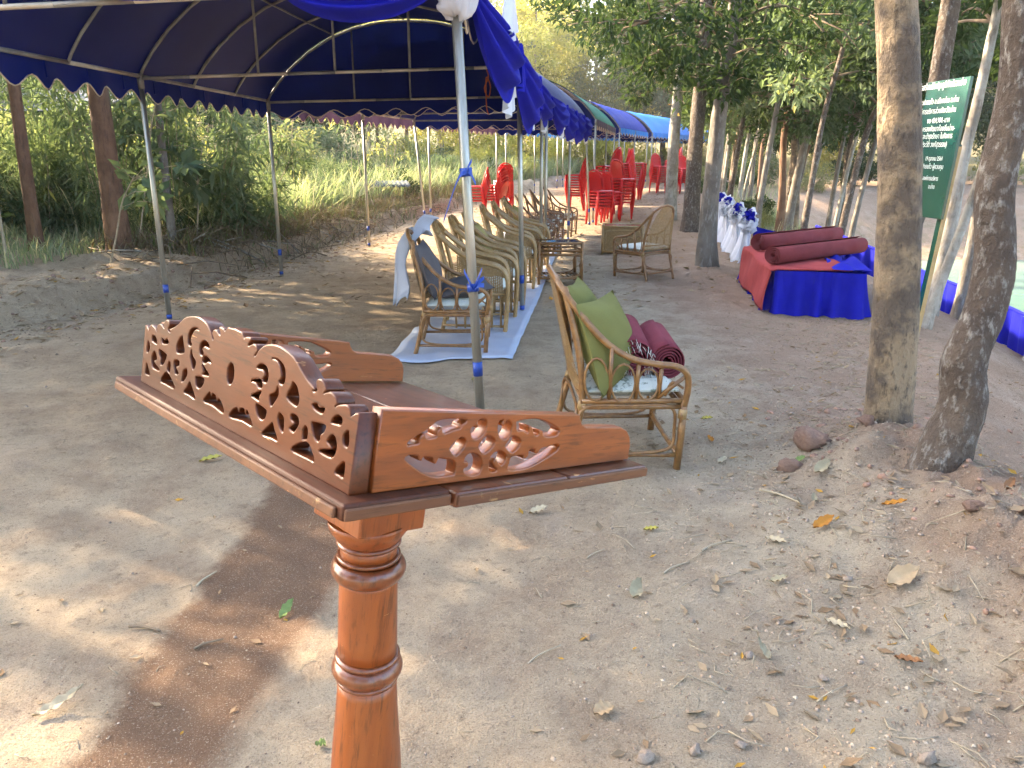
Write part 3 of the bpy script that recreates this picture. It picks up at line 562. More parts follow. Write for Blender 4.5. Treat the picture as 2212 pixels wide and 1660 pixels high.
# ------------------------------------------------------------------ tents
def lerp3(a, b, t): return tuple(a[i] + (b[i] - a[i]) * t for i in range(3))
def tent(label, FL, FR, BL, BR, top, inner, val, rise=.95, nrib=6, mids=(.5,), base_off={}, swags=True, wave=.34, gable=(False, True), detail=True, vh=.24, trimw=.006, skip=()):
    cx_ = (FL[0] + FR[0] + BL[0] + BR[0]) / 4; cy_ = (FL[1] + FR[1] + BL[1] + BR[1]) / 4
    t = thing('canopy_tent', label, 'tent', (cx_, cy_, gz(cx_, cy_)), 0, 'canopy tents in a row along the path'); O = Vector(t.location)
    def E(u, v): return Vector(lerp3(lerp3(FL, FR, u), lerp3(BL, BR, u), v)) - O
    def arch(u): return (1 - abs(2 * u - 1) ** 2.3) ** .85
    def S(u, v, dz=0): p = E(u, v); p.z += rise * arch(u) + dz - .03 * math.sin(v * nrib * math.pi) ** 2 * min(1, 6 * u * (1 - u)); return p
    us = [.5 - .5 * math.cos(math.pi * k / 24) for k in range(25)]
    def sheet(nm, m, dz):
        mb = MB(); mb.grid(lambda i, v: S(us[int(round(i * 24))], v, dz), 24, nrib * 4); return mb.build(nm, MT[m], t)
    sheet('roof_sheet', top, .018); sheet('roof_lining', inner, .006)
    # valances
    def valance(fn, L, m, nm='valance', out=Vector((0, 0, 0)), h=vh):
        n = max(2, round(L / wave)); mb = MB(); k = n * 8
        def F(s, v):
            p = fn(s); hh = h - .045 + .045 * math.cos(2 * math.pi * n * s) * -1
            w = .018 * math.sin(2 * math.pi * n * .5 * s + 1) * v
            return p + Vector((out.x * (.02 + w), out.y * (.02 + w), .012 - v * hh))
        mb.grid(F, k, 3); o = mb.build(nm, MT[m], t)
        tm = MB(); tm.tube([F(i / k, 1) for i in range(k + 1)], trimw, 4); tm.build('trim', MT['trim'], o); return o
    Ls = (E(0, 1) - E(0, 0)).length; Lw = (E(1, 0) - E(0, 0)).length
    valance(lambda s: E(0, s), Ls, val, out=Vector((-1, 0, 0))); valance(lambda s: E(1, s), Ls, val, out=Vector((1, 0, 0)))
    for g, v, oy in ((gable[0], 0, -1), (gable[1], 1, 1)):
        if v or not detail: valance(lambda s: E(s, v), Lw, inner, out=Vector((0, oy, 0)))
        if g:
            mb = MB(); mb.grid(lambda i, w: (lambda a, b: a.lerp(b, w))(E(us[int(round(i * 24))], v) + Vector((0, oy * .012, .01)), S(us[int(round(i * 24))], v, -.004) + Vector((0, oy * .012, 0))), 24, 4); mb.build('gable_sheet', MT[inner], t)
    # frame
    def tube(nm, pts, r, m, n=8, par=t): return MB().tube(pts, r, n).build(nm, MT[m], par)
    for u in (0, 1):
        for k in range(nrib):
            tube('eave_beam', [E(u, k / nrib) + Vector((0, 0, -.012)), E(u, (k + 1) / nrib) + Vector((0, 0, -.012))], .017, 'beam' if (k + int(u)) % 2 == 0 else 'rib', 6)
    for k in range(nrib + 1): tube('arch_rib', [S(.5 - .5 * math.cos(math.pi * i / 16), k / nrib, -.020) for i in range(17)], .014, 'rib', 6)
    for v in (0,) + tuple(mids) + (1,):
        a = E(0, v) + Vector((0, 0, -.03)); b = E(1, v) + Vector((0, 0, -.03))
        if detail:
            for k in range(8): tube('cross_tie', [a.lerp(b, k / 8), a.lerp(b, (k + 1) / 8)], .015, ('rib', 'beam', 'beam')[k % 3], 6)
            for u in (.3, .5, .7): tube('king_post', [a.lerp(b, u), S(u, v, -.03)], .012, 'rib', 6)
        else: tube('cross_tie', [a, b], .016, 'rib', 6)
        for u in (0, 1):
            top_ = E(u, v) + Vector((0, 0, -.02)); dx, dy = base_off.get((u, v), (0, 0)); bx, by = top_.x + O.x + dx, top_.y + O.y + dy
            if (u, v) in skip: continue
            base = Vector((bx, by, gz(bx, by) - .03)) - O
            po = tube('pole', [base, base.lerp(top_, .5), top_], .0265 if (u, v) == (1, 0) and detail else .024, 'steel', 14 if detail else 8)
            for f0, f1 in ((.012, .03), (.125, .16)):
                tube('tape', [base.lerp(top_, f0 + .01), base.lerp(top_, f1 + .01)], .0280 if (u, v) == (1, 0) and detail else .0255, 'tape', 12, po)
            tube('corner_sleeve', [top_ + Vector((0, 0, -.10)), top_ + Vector((0, 0, .03))], .032, 'rib', 8, po)
    mb = MB()
    for k in range(5):
        for u in (.25, .5, .75): mb.tube([S(u, k / 5 * .96, -.03), S(u, (k + 1) / 5 * .96, -.03)], .010, 5)
    if detail:
        for u in (0, 1):
            for k in range(nrib * 2):
                p = E(u, (k + .5) / (nrib * 2)); mb2 = MB(); mb2.box(p + Vector((-.012 if u == 0 else .012, 0, -.07)), (.012, .016, .15)); mb2.build('tie_strap', MT['navy'], t)
    mb.build('purlins', MT['rib'], t); return t
T1 = tent('nearest navy blue canopy tent with scalloped valance and steel poles', (-3.50, 4.2, 2.20), (-.29, 4.28, 2.36), (-3.14, 10.5, 2.27), (.42, 11.4, 2.42), 'navy', 'navy_in', 'navy', base_off={(1, 0): (.11, 0), (1, .5): (.04, .0)}, nrib=6, mids=(.5,), gable=(False, True))
T2 = tent('second navy tent from the camera with plum valance, behind the nearest tent', (-3.12, 10.9, 2.28), (.50, 11.75, 2.42), (-2.15, 17.8, 2.44), (1.66, 18.3, 2.50), 'navy', 'navy_in', 'purple', nrib=6, detail=False, base_off={(0, 1): (.2, 0), (1, 1): (.16, .1)}, skip=((0, 0),))
T3 = tent('green roofed canopy tent half hidden behind the blue swags', (-1.9, 18.4, 2.46), (1.95, 18.9, 2.5), (-.5, 25.8, 2.62), (3.3, 26.0, 2.62), 'green_tarp', 'navy_in', 'purple', nrib=5, detail=False)
T4 = tent('deep blue roofed canopy tent between the green and the light blue tents', (-.2, 26.5, 2.66), (3.55, 26.7, 2.66), (1.9, 33.6, 2.78), (5.6, 33.4, 2.78), 'blue_tarp', 'navy_in', 'sky_tarp', nrib=5, detail=False)
T5 = tent('light blue roofed canopy tent, the nearer of the two by the trees', (2.2, 34.6, 2.8), (5.9, 34.0, 2.8), (5.6, 42.0, 2.9), (9.2, 41.0, 2.9), 'sky_tarp', 'navy_in', 'sky_tarp', nrib=5, detail=False)
T6 = tent('farthest light blue roofed canopy tent behind the tree trunks', (6.0, 43.0, 2.92), (9.6, 41.7, 2.92), (10.6, 50.0, 3.0), (14.0, 48.2, 3.0), 'sky_tarp', 'navy_in', 'sky_tarp', nrib=5, detail=False)
# rope dangling from the cross tie
mb = MB(); q = Vector((-.25, 8.0, 2.36)); mb.tube(smooth_path([q, q + Vector((.02, -.02, -.08)), q + Vector((-.02, 0, -.18)), q + Vector((.02, .01, -.26)), q + Vector((.04, 0, -.16)), q + Vector((.0, 0, -.08)), q + Vector((.0, .0, -.34)), q + Vector((.02, 0, -.42))], 5), .006, 5)
tag(mb.build('rope', MT['rope']), 'orange rope loop hanging from the cross tie inside the nearest tent', 'rope')
# ------------------------------------------------------------------ swags along the right eave
def swag(A, B, out, depth, par, mat='royal', name='swag', n=20, top=.02, folds=4, seed=0):
    A, B, out = Vector(A), Vector(B), Vector(out); rnd = random.Random(seed); ph = rnd.random() * 6
    def F(s, t):
        cat = 4 * s * (1 - s); skew = 1 + .25 * (rnd_skew) * (2 * s - 1)
        p = A.lerp(B, s); sag = (top + (depth - top) * t ** 1.1) * (cat ** .60) * skew + .04 * t
        fold = math.sin(t * folds * 2 * math.pi + ph + 1.2 * s) * .030 * (cat ** .5 + .25) + .15 * math.sin(math.pi * t) * cat
        return p + out * (.03 + fold + .03 * t) + Vector((0, 0, -sag))
    rnd_skew = rnd.uniform(-1, 1)
    mb = MB(); mb.grid(F, n, 28); return mb.build(name, MT[mat], par)
def tail(P, along, out, w, h, par, mat, name, seed=0, pleats=3):
    P, along, out = Vector(P), Vector(along), Vector(out); rnd = random.Random(seed); ph = rnd.random() * 6; fl = rnd.uniform(.75, 1.2)
    def F(s, t):
        ww = w * (.28 + .80 * t * fl); hh = h * (1 - .35 * abs(2 * s - 1) ** 1.0 * (1 if s > .5 else .4))
        return P + along * ((s - .5) * ww) + out * (.07 + .035 * math.sin(s * pleats * 2 * math.pi + ph) * (.4 + .6 * t)) + Vector((0, 0, .01 * (1 - t) - t * hh))
    mb = MB(); mb.grid(F, 22, 6); return mb.build(name, MT[mat], par)
gar = thing('swag_garland', 'royal blue velvet swags with white tails draped along the tent eaves', 'drape', (0, 4.3, gz(0, 4.3)))
GO = Vector(gar.location); sd = 0
def garland(A, B, k, d, shrink=1.0):
    global sd
    A, B = Vector(A), Vector(B); al = (B - A).normalized(); out = Vector((al.y, -al.x, 0)).normalized()
    for i in range(k):
        p, q = A.lerp(B, i / k) - GO, A.lerp(B, (i + 1) / k) - GO; sd += 1
        swag(p, q, out, d * random.Random(sd).uniform(.85, 1.12), gar, seed=sd)
        tail(q - al * .12 - out * .04 + Vector((0, 0, -.06)), al, out, .60 * shrink, d * .98, gar, 'white_cloth', 'white_tail', sd, 3)
        tail(q + out * .04 + Vector((0, 0, -.05)), al, out, .42 * shrink, d * .62, gar, 'royal', 'tail', sd + 50, 4)
garland((-.27, 4.34, 2.40), (-.04, 6.6, 2.42), 1, .56); garland((-.04, 6.6, 2.42), (.20, 9.0, 2.43), 1, .56); garland((.20, 9.0, 2.43), (.43, 11.5, 2.44), 1, .52)
garland((.52, 11.8, 2.44), (1.66, 18.3, 2.52), 4, .55)
# front swag across the open end and the knotted bag at the pole head
swag(Vector((-1.22, 4.22, 2.44)) - GO, Vector((-.30, 4.22, 2.42)) - GO, (0, -1, 0), .25, gar, seed=77, name='front_swag')
swag(Vector((-2.3, 4.20, 2.44)) - GO, Vector((-1.22, 4.22, 2.44)) - GO, (0, -1, 0), .16, gar, seed=78, name='front_swag')
tail(Vector((-.08, 5.35, 2.56)) - GO, (.1, 1, 0), (1, 0, 0), .5, .34, gar, 'white_cloth', 'white_tail', 5, 3)
mb = MB(); rn = random.Random(4)
def bagF(u, v):
    a = u * 2 * math.pi; ph = v * math.pi; r = .095 * (math.sin(ph) ** .55) * (1 + .20 * math.sin(a * 5 + 2.5 * v + .8 * math.sin(3 * a)) * (1 - v * .4) + .10 * math.sin(a * 11 + 7 * v) + .08 * math.sin(2 * a + 1))
    k = 1 + .5 * float(vnoise(math.cos(a) * 3 + 9, math.sin(a) * 3 + v * 5, 5)) * math.sin(ph); r *= k
    return (r * math.cos(a), r * math.sin(a), .115 * math.cos(ph) + .022 * math.sin(3 * a) * math.sin(ph) + .05 * float(vnoise(math.cos(a) * 4, math.sin(a) * 4 + v * 6, 9)))
mb.grid(bagF, 64, 14); bag = mb.build('plastic_bag', MT['plastic_bag']); bag.location = (-.275, 4.27, 2.285); tag(bag, 'crumpled white bag tied around the head of the nearest pole', 'bag')
# blue ribbons tied on the nearest pole
def ribbon(label, z, tails, seed):
    b0, t0 = Vector((-.18, 4.28, 0)), Vector((-.29, 4.28, 2.34)); c = b0.lerp(t0, z / 2.34); rb = thing('ribbon', label, 'ribbon', c); rn = random.Random(seed)
    MB().tube([(.002, 0, -.022), (0, 0, 0), (-.002, 0, .022)], .034, 14).build('wrap', MT['tape'], rb)
    for (dx, dy, dz) in tails:
        pts = smooth_path([(.0, -.034, 0), (dx * .35, -.05 + dy * .3, .015 + dz * .2), (dx, -.04 + dy, dz)], 6)
        m2 = MB(); m2.grid(lambda s, w: pts[int(round(s * 12))] + Vector((.004, .012 * (w - .5), .022 * (w - .5))), 12, 2); m2.build('tail', MT['tape'], rb)
    return rb
ribbon('blue plastic ribbon with a long trailing end high on the nearest pole', 1.42, [(-.13, .03, -.26), (.05, -.01, -.06), (.03, 0, .06)], 1)
ribbon('blue plastic twine knot low on the nearest pole beside the grey cushions', .80, [(-.05, -.02, .10), (.06, .0, .06), (.05, -.03, .11), (.06, -.02, .02)], 2)
# ------------------------------------------------------------------ rattan furniture
def weave(F, nu, nv, w, name, mat, par, diag=True, seg=8):
    """cane weave: flat strips laid over the surface F(u,v); every strip is real geometry, one mesh per panel"""
    mb = MB(); e = 1e-3
    def nrm(u, v):
        a = Vector(F(min(u + e, 1), v)) - Vector(F(max(u - e, 0), v)); b = Vector(F(u, min(v + e, 1))) - Vector(F(u, max(v - e, 0))); return a.cross(b).normalized(), a.normalized(), b.normalized()
    def strip(f, off):
        pts = []
        for k in range(seg + 1):
            u, v, ax = f(k / seg); n, a, b = nrm(u, v); d = a if ax == 0 else b if ax == 1 else (a + b).normalized() if ax == 2 else (a - b).normalized()
            p = Vector(F(u, v)) + n * off; pts.append((p - d * w / 2, p + d * w / 2))
        bb = len(mb.v)
        for p, q in pts: mb.v += [tuple(p), tuple(q)]
        for k in range(seg): mb.f.append((bb + 2 * k, bb + 2 * k + 1, bb + 2 * k + 3, bb + 2 * k + 2)); mb.sm.append(True)
    for i in range(nu): strip(lambda t: ((i + .5) / nu, t, 0), .0012)
    for j in range(nv): strip(lambda t: (t, (j + .5) / nv, 1), -.0012)
    return mb.build(name, MT[mat], par)
def mirror(p): return [(x, -y, z) for x, y, z in p]
def cushion(name, mat, c, d, par, puff=.012, n=10):
    def F(sgn):
        def f(u, v):
            x, y = 2 * u - 1, 2 * v - 1; k = (1 - x ** 6) * (1 - y ** 6)
            return (c[0] + x * d[0] / 2 * (1 - .015 * (1 - k)), c[1] + y * d[1] / 2 * (1 - .015 * (1 - k)), c[2] + sgn * (d[2] / 2 * min(1, k * 1.6 + .15) + puff * k))
        return f
    mb = MB(); mb.grid(F(1), n, n); mb.grid(lambda u, v: F(-1)(v, u), n, n)
    # side band
    def rim(s, t):
        s4 = (s % 1) * 4; i = int(s4) % 4; f = s4 - int(s4); cs = [(-1, -1), (1, -1), (1, 1), (-1, 1)]; a, b = cs[i], cs[(i + 1) % 4]
        x, y = a[0] + (b[0] - a[0]) * f, a[1] + (b[1] - a[1]) * f
        return (c[0] + x * d[0] / 2 * .985, c[1] + y * d[1] / 2 * .985, c[2] + (t * 2 - 1) * d[2] / 2 * .16)
    mb.grid(rim, 40, 2); return mb.build(name, MT[mat], par)
def chair_loops(label, mat='cane', seatm='seat', group=None, w=.28):
    """open rattan armchair with spindles and looped canes, facing +x"""
    t = thing('rattan_armchair', label, 'armchair', group=group); m = MT[mat]
    arm = smooth_path([(.565, w + .005, .34), (.577, w + .012, .43), (.565, w + .018, .505), (.51, w + .022, .542), (.41, w + .022, .555), (.30, w + .018, .580), (.19, w + .005, .645), (.09, w - .025, .745), (.0, w - .075, .860), (-.05, w - .15, .935), (-.07, 0, .970)], 4)
    full = arm + [Vector((p.x, -p.y, p.z)) for p in reversed(arm[:-1])]
    MB().tube(full, .0165, 8).build('arm_rail', m, t)
    for s in (1, -1):
        MB().tube([(.548, s * (w - .002), -.005), (.56, s * w, .18), (.566, s * (w + .004), .37)], [.019, .0185, .018], 8).build('leg', m, t)
        MB().tube(smooth_path([(-.015, s * (w - .02), -.005), (.035, s * (w - .02), .18), (.075, s * (w - .02), .36), (.055, s * (w - .035), .60), (.0, s * (w - .075), .84), (-.015, s * (w - .10), .90)], 4), .0175, 8).build('leg', m, t)
        # side spindles, diagonal, loops
        sp = MB()
        for x, zt in ((.20, .635), (.33, .570), (.44, .550)): sp.tube([(x, s * (w - .005), .375), (x + .005, s * (w + .016), zt)], .011, 6)
        sp.tube([(.44, s * w, .385), (.560, s * (w + .015), .490)], .011, 6); sp.build('spindles', m, t)
        lp = MB()
        for cx, cz, rx, rz in ((.265, .455, .058, .095), (.385, .450, .05, .078), (.135, .475, .055, .105)):
            lp.tube([(cx + rx * math.cos(a), s * (w + .003), cz + rz * math.sin(a)) for a in [k * math.pi / 8 for k in range(16)]], .0065, 5, True)
        lp.tube(smooth_path([(.47, s * (w + .004), .39), (.50, s * (w + .006), .46), (.555, s * (w + .01), .43)], 5), .0065, 5); lp.build('cane_loops', m, t)
        lo = MB(); lo.tube(smooth_path([(.09, s * w, .335), (.30, s * w, .342), (.50, s * w, .335), (.525, s * w, .22), (.50, s * w, .12), (.30, s * w, .098), (.08, s * w, .12), (.05, s * w, .22)], 5, True), .0085, 6, True); lo.build('side_hoop', m, t)
        MB().tube([(.0, s * (w - .02), .09), (.552, s * w, .085)], .0115, 6).build('stretcher', m, t)
        sr = MB(); sr.tube([(.07, s * (w - .01), .365), (.566, s * w, .365)], .0145, 8); sr.tube([(.07, s * (w - .008), .335), (.562, s * w, .335)], .0125, 8); sr.build('seat_rail', m, t)
        MB().tube([(.560, s * w, .275), (.563, s * w, .325)], .0225, 8).build('binding', MT['wicker'], t); MB().tube([(.070, s * (w - .02), .325), (.076, s * (w - .02), .365)], .0215, 8).build('binding', MT['wicker'], t)
    for x, z in ((.566, .365), (.075, .365), (.555, .335)): MB().tube([(x, -w, z), (x, w, z)], .013, 8).build('seat_rail', m, t)
    MB().tube([(.548, -w, .09), (.548, w, .09)], .0115, 6).build('stretcher', m, t); MB().tube([(.01, -w + .02, .10), (.01, w - .02, .10)], .0115, 6).build('stretcher', m, t)
    fh_ = MB(); fh_.tube(smooth_path([(.552, -w + .03, .33), (.552, w - .03, .33), (.552, w - .015, .21), (.552, w - .05, .105), (.552, -w + .05, .105), (.552, -w + .015, .21)], 5, True), .0085, 6, True)
    fh_.tube(smooth_path([(.05, -w + .05, .33), (.05, w - .05, .33), (.03, w - .035, .21), (.02, w - .07, .115), (.02, -w + .07, .115), (.03, -w + .035, .21)], 5, True), .0085, 6, True); fh_.build('front_hoop', m, t)
    def BF(u, v):
        y = (2 * u - 1); ww = (w - .035) * (1 - .38 * v ** 2.6); cap = .40 + (.555 - .10 * abs(y) ** 2.4) * v
        return (.072 - .115 * v - .028 * (1 - y * y), y * ww, cap)
    weave(BF, 34, 38, .0072, 'backrest_weave', 'wicker' if mat != 'cane_dark' else 'cane_dark', t)
    MB().tube([(.066, -w + .04, .455), (.040, 0, .455), (.066, w - .04, .455)], .010, 6).build('back_rail', m, t)
    cushion('seat_cushion', seatm, (.315, 0, .408), (.47, 2 * w - .05, .062), t)
    return t
def chair_wicker(label, group=None, w=.30):
    """chunky pale rattan armchair: triple-pole arms sweeping to the floor, woven sides, facing +x"""
    t = thing('rattan_armchair', label, 'armchair', group=group); m = MT['cane_tan']
    base = [(.56, 0, -.005), (.575, 0, .20), (.585, 0, .40), (.580, 0, .50), (.545, 0, .575), (.47, 0, .618), (.37, 0, .640), (.26, 0, .672), (.15, 0, .735), (.05, 0, .815), (-.03, 0, .885)]
    for s in (1, -1):
        for k, dy in enumerate((-.033, 0, .033)):
            arm = smooth_path([(x - .004 * abs(k - 1), s * (w + dy - max(0, (.3 - x)) * .16 * (1 if x < .3 else 0)), z + (.008 if k == 1 else 0)) for x, _, z in base], 4)
            MB().tube(arm, .0185, 8).build('arm_pole', m, t)
        MB().tube(smooth_path([(-.02, s * (w - .05), -.005), (.03, s * (w - .05), .2), (.06, s * (w - .05), .40), (.03, s * (w - .06), .62), (-.03, s * (w - .08), .86)], 4), .019, 8).build('leg', m, t)
        weave(lambda u, v: (.09 + .45 * u, s * w, .38 + v * (.60 - .38 + .10 * max(0, (.35 - u)) - .02 * u * u - .05 * max(0, u - .85) * 6)), 24, 14, .0085, 'side_weave', 'wicker', t)
        sk = MB()
        for x in (.12, .20, .28, .36, .44, .52): sk.tube([(x, s * w, .06), (x, s * w, .36)], .010, 6)
        sk.build('spindles', m, t)
        MB().tube([(.02, s * w, .365), (.58, s * w, .365)], .016, 8).build('seat_rail', m, t); MB().tube([(.0, s * (w - .03), .08), (.57, s * w, .07)], .012, 6).build('stretcher', m, t)
    back = smooth_path([(-.03, w - .08, .86), (-.065, w - .13, .925), (-.085, w - .22, .955), (-.09, 0, .965), (-.085, -w + .22, .955), (-.065, -w + .13, .925), (-.03, -w + .08, .86)], 4)
    for dx in (0, .022): MB().tube([(p.x + dx, p.y, p.z + dx * .6) for p in back], .016, 8).build('back_hoop', m, t)
    for x in (.575, .06): MB().tube([(x, -w, .365), (x, w, .365)], .015, 8).build('seat_rail', m, t)
    MB().tube([(.565, -w, .09), (.565, w, .09)], .012, 6).build('stretcher', m, t)
    def BF(u, v):
        y = 2 * u - 1; return (.06 - .135 * v - .03 * (1 - y * y), y * (w - .06) * (1 - .25 * v ** 3), .40 + (.55 - .07 * abs(y) ** 2.5) * v)
    weave(BF, 26, 28, .0095, 'backrest_weave', 'wicker', t)
    cushion('seat_cushion', 'seat', (.32, 0, .410), (.49, 2 * w - .06, .07), t)
    return t
def place(o, x, y, rz=0.0, dz=0.0):
    o.location = (x, y, gz(x, y) + dz); o.rotation_euler = (0, 0, rz); return o
GRP = 'rattan armchairs set out by the tent'
cA = chair_loops('honey rattan armchair holding two grey cushions at the head of the row', group=GRP); place(cA, -.76, 6.22)
sofa = chair_loops('rattan armchair with green pillows and maroon rolled mats, nearest on the right', seatm='floral', group=GRP, w=.31); place(sofa, .255, 3.84, rad(2)); 
far_ch = copy_tree(cA); far_ch['label'] = 'lone rattan armchair with white seat turned away beside the tree trunk'; place(far_ch, 1.95, 10.18, rad(128))
cB = chair_wicker('chunky pale rattan armchair right behind the grey-cushioned chair', GRP); place(cB, -.62, 7.10)
spots = [(-.53, 7.80, 0, 'chunky pale rattan armchair, second of the pale chairs in the row'), (-.44, 8.50, 0, 'chunky pale rattan armchair with the mustard pillow on its seat'),
         (-.30, 9.65, 0, 'chunky pale rattan armchair showing its woven side behind the gap in the row'), (-.18, 10.50, 0, 'chunky pale rattan armchair, next to last of the pale chairs'), (-.06, 11.35, 0, 'chunky pale rattan armchair, last of the pale chairs before the dark ones')]
for x, y, a, lb in spots:
    c = copy_tree(cB); c['label'] = lb; place(c, x, y, rad(a))
cD = chair_loops('dark rattan armchair with a yellow pillow, first of the dark chairs', 'cane_dark', group=GRP); place(cD, -.05, 12.35, rad(3))
for x, y, a, lb in [(.12, 13.15, 2, 'dark rattan armchair, second of the dark chairs in the row'), (.25, 13.95, 0, 'dark rattan armchair, third of the dark chairs in the row'), (.40, 14.8, -4, 'dark rattan armchair, fourth of the dark chairs behind the poles'), (.72, 16.1, -14, 'dark rattan armchair at the far end of the row, turned slightly to the camera')]:
    c = copy_tree(cD); c['label'] = lb; place(c, x, y, rad(a))
# pillows
def pillow(name, label, mat, loc_, size, rot, n=14):
    def F(sg):
        def f(u, v):
            x, y = 2 * u - 1, 2 * v - 1; ear = 1 + .03 * (abs(x) * abs(y)) ** 2 - .05 * (1 - abs(x * y)); k = max(0, (1 - x ** 2)) ** .55 * max(0, (1 - y ** 2)) ** .55
            return (x * size[0] / 2 * ear, y * size[1] / 2 * ear, sg * (size[2] / 2 * k) + .008 * math.sin(5 * x + 3 * y) * k)
        return f
    mb = MB(); mb.grid(F(1), n, n); mb.grid(lambda u, v: F(-1)(v, u), n, n); o = mb.build(name, MT[mat]); o.location = loc_; o.rotation_euler = [rad(a) for a in rot]; tag(o, label, 'pillow'); return o
z1 = gz(-.6, 6.22)
pillow('pillow', 'grey pillow standing against the back of the first rattan chair', 'grey_pillow', (-.665, 6.17, z1 + .66), (.44, .44, .17), (8, 72, 6))
pillow('pillow', 'grey pillow lying flat on the seat of the first rattan chair', 'grey_pillow', (-.40, 6.22, z1 + .505), (.44, .46, .15), (2, -8, 12))
z2 = gz(.5, 3.84)
pillow('pillow', 'olive green pillow leaning against the chair back, behind the other green one', 'green_pillow', (.41, 3.98, z2 + .665), (.46, .46, .18), (-3, 66, -14))
pillow('pillow', 'olive green pillow leaning in front of the other, closest to the armrest', 'green_pillow', (.475, 3.73, z2 + .615), (.45, .45, .21), (3, 72, -26))
pillow('pillow', 'mustard pillow on a pale rattan chair in the row', 'yellow_pillow', (-.32, 8.5, gz(-.3, 8.5) + .66), (.42, .42, .15), (4, 70, 0))
pillow('pillow', 'mustard pillow on the first dark rattan chair', 'yellow_pillow', (.09, 12.35, gz(0, 12.35) + .65), (.42, .42, .15), (4, 70, 5))
# rolled mats on the near chair
def roll(name, label, mat, p, q, r, turns=4, cat='rolled mat', fringe=None, flat=1.0, core=None, flap=0):
    p, q = Vector(p), Vector(q); ax = (q - p).normalized(); U = Vector((0, 0, 1)); U = (U - ax * U.dot(ax)).normalized(); W = ax.cross(U)
    t = thing(name, label, cat, tuple((p + q) / 2 - Vector((0, 0, r)))); O = Vector(t.location); n = turns * 26
    def S(k, s):
        th = 2 * math.pi * turns * k / n; rr = r * (.22 + .78 * k / n) * (1 + .02 * math.sin(3 * th)); return p.lerp(q, s) - O + U * (rr * math.cos(th) * flat) + W * (rr * math.sin(th))
    mb = MB(); mb.grid(lambda a, s: S(a * n, s + (.004 if 0 < s < 1 else 0) * math.sin(a * 40)), n, 6); body = mb.build('roll', MT[mat], t); solidify(body, .006)
    if flap:
        m2 = MB(); m2.grid(lambda a, s: S(n, s) + W * (-a * flap) + Vector((0, 0, -a * a * flap * .6 + .006)), 6, 4); solidify(m2.build('loose_flap', MT[mat], t), .006)
    if fringe:
        fm = MB(); rn = random.Random(3)
        for i in range(60):
            k = n - int(rn.random() * n * .55); b = S(k, 0 if fringe < 0 else 1); d = ax * (.05 * fringe) + Vector((rn.uniform(-.012, .012), rn.uniform(-.01, .01), -.03 * rn.random())); fm.tube([b, b + d * .5 + Vector((0, 0, .004)), b + d], .0016, 3)
        fm.build('fringe', MT['fringe'], t)
    if core:
        MB().lathe([(r * .55, -.03), (r * .62, -.03), (r * .62, .05), (r * .55, .05)], 20, q - O, ax).build('tube_core', MT[core], t)
    return t
roll('rolled_mat', 'maroon rolled mat with white fringe lying against the green pillows', 'maroon', (.605, 3.68, z2 + .535), (.605, 4.14, z2 + .590), .106, 5, fringe=-1, flap=.0)
roll('rolled_mat', 'maroon rolled mat at the front of the seat, nearest the armrest end', 'maroon', (.772, 3.69, z2 + .522), (.765, 4.12, z2 + .560), .092, 5)
# crumpled white sheet behind the first chair
mb = MB(); rn = np.random.default_rng(5)
def shF(u, v):
    k = float(ss(.45, 1, v)); x = -1.02 + .24 * u + .20 * k + .03 * math.sin(9 * u + 3 * v) - .10 * (1 - v) * u; y = 6.52 - .22 * u + .10 * math.sin(6 * u + 2 * v) * .4; z = .30 + .10 * u + .62 * min(1, v * 1.25) - .10 * k * k + .035 * math.sin(10 * u + 5 * v) + .10 * u * v
    return (x + .02 * math.sin(15 * u * v), y, z)
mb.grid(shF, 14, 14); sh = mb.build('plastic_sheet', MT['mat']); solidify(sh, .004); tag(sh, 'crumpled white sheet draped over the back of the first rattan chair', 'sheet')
# ground mat
mb = MB()
def matF(u, v):
    y = 5.72 + v * 11.6; x0 = -.98 + .075 * (y - 5.7); x1 = .0 + .102 * (y - 5.7); x = x0 + (x1 - x0) * u
    return (x, y, gz(x, y) + .010 + .006 * math.sin(13 * y + 4 * u) * (1 + .8 * math.sin(5 * x)) * .5 + .004)
mb.grid(matF, 14, 150); gm = mb.build('floor_mat', MT['mat']); solidify(gm, .004); tag(gm, 'long white plastic sheet spread on the ground under the chair row', 'mat')
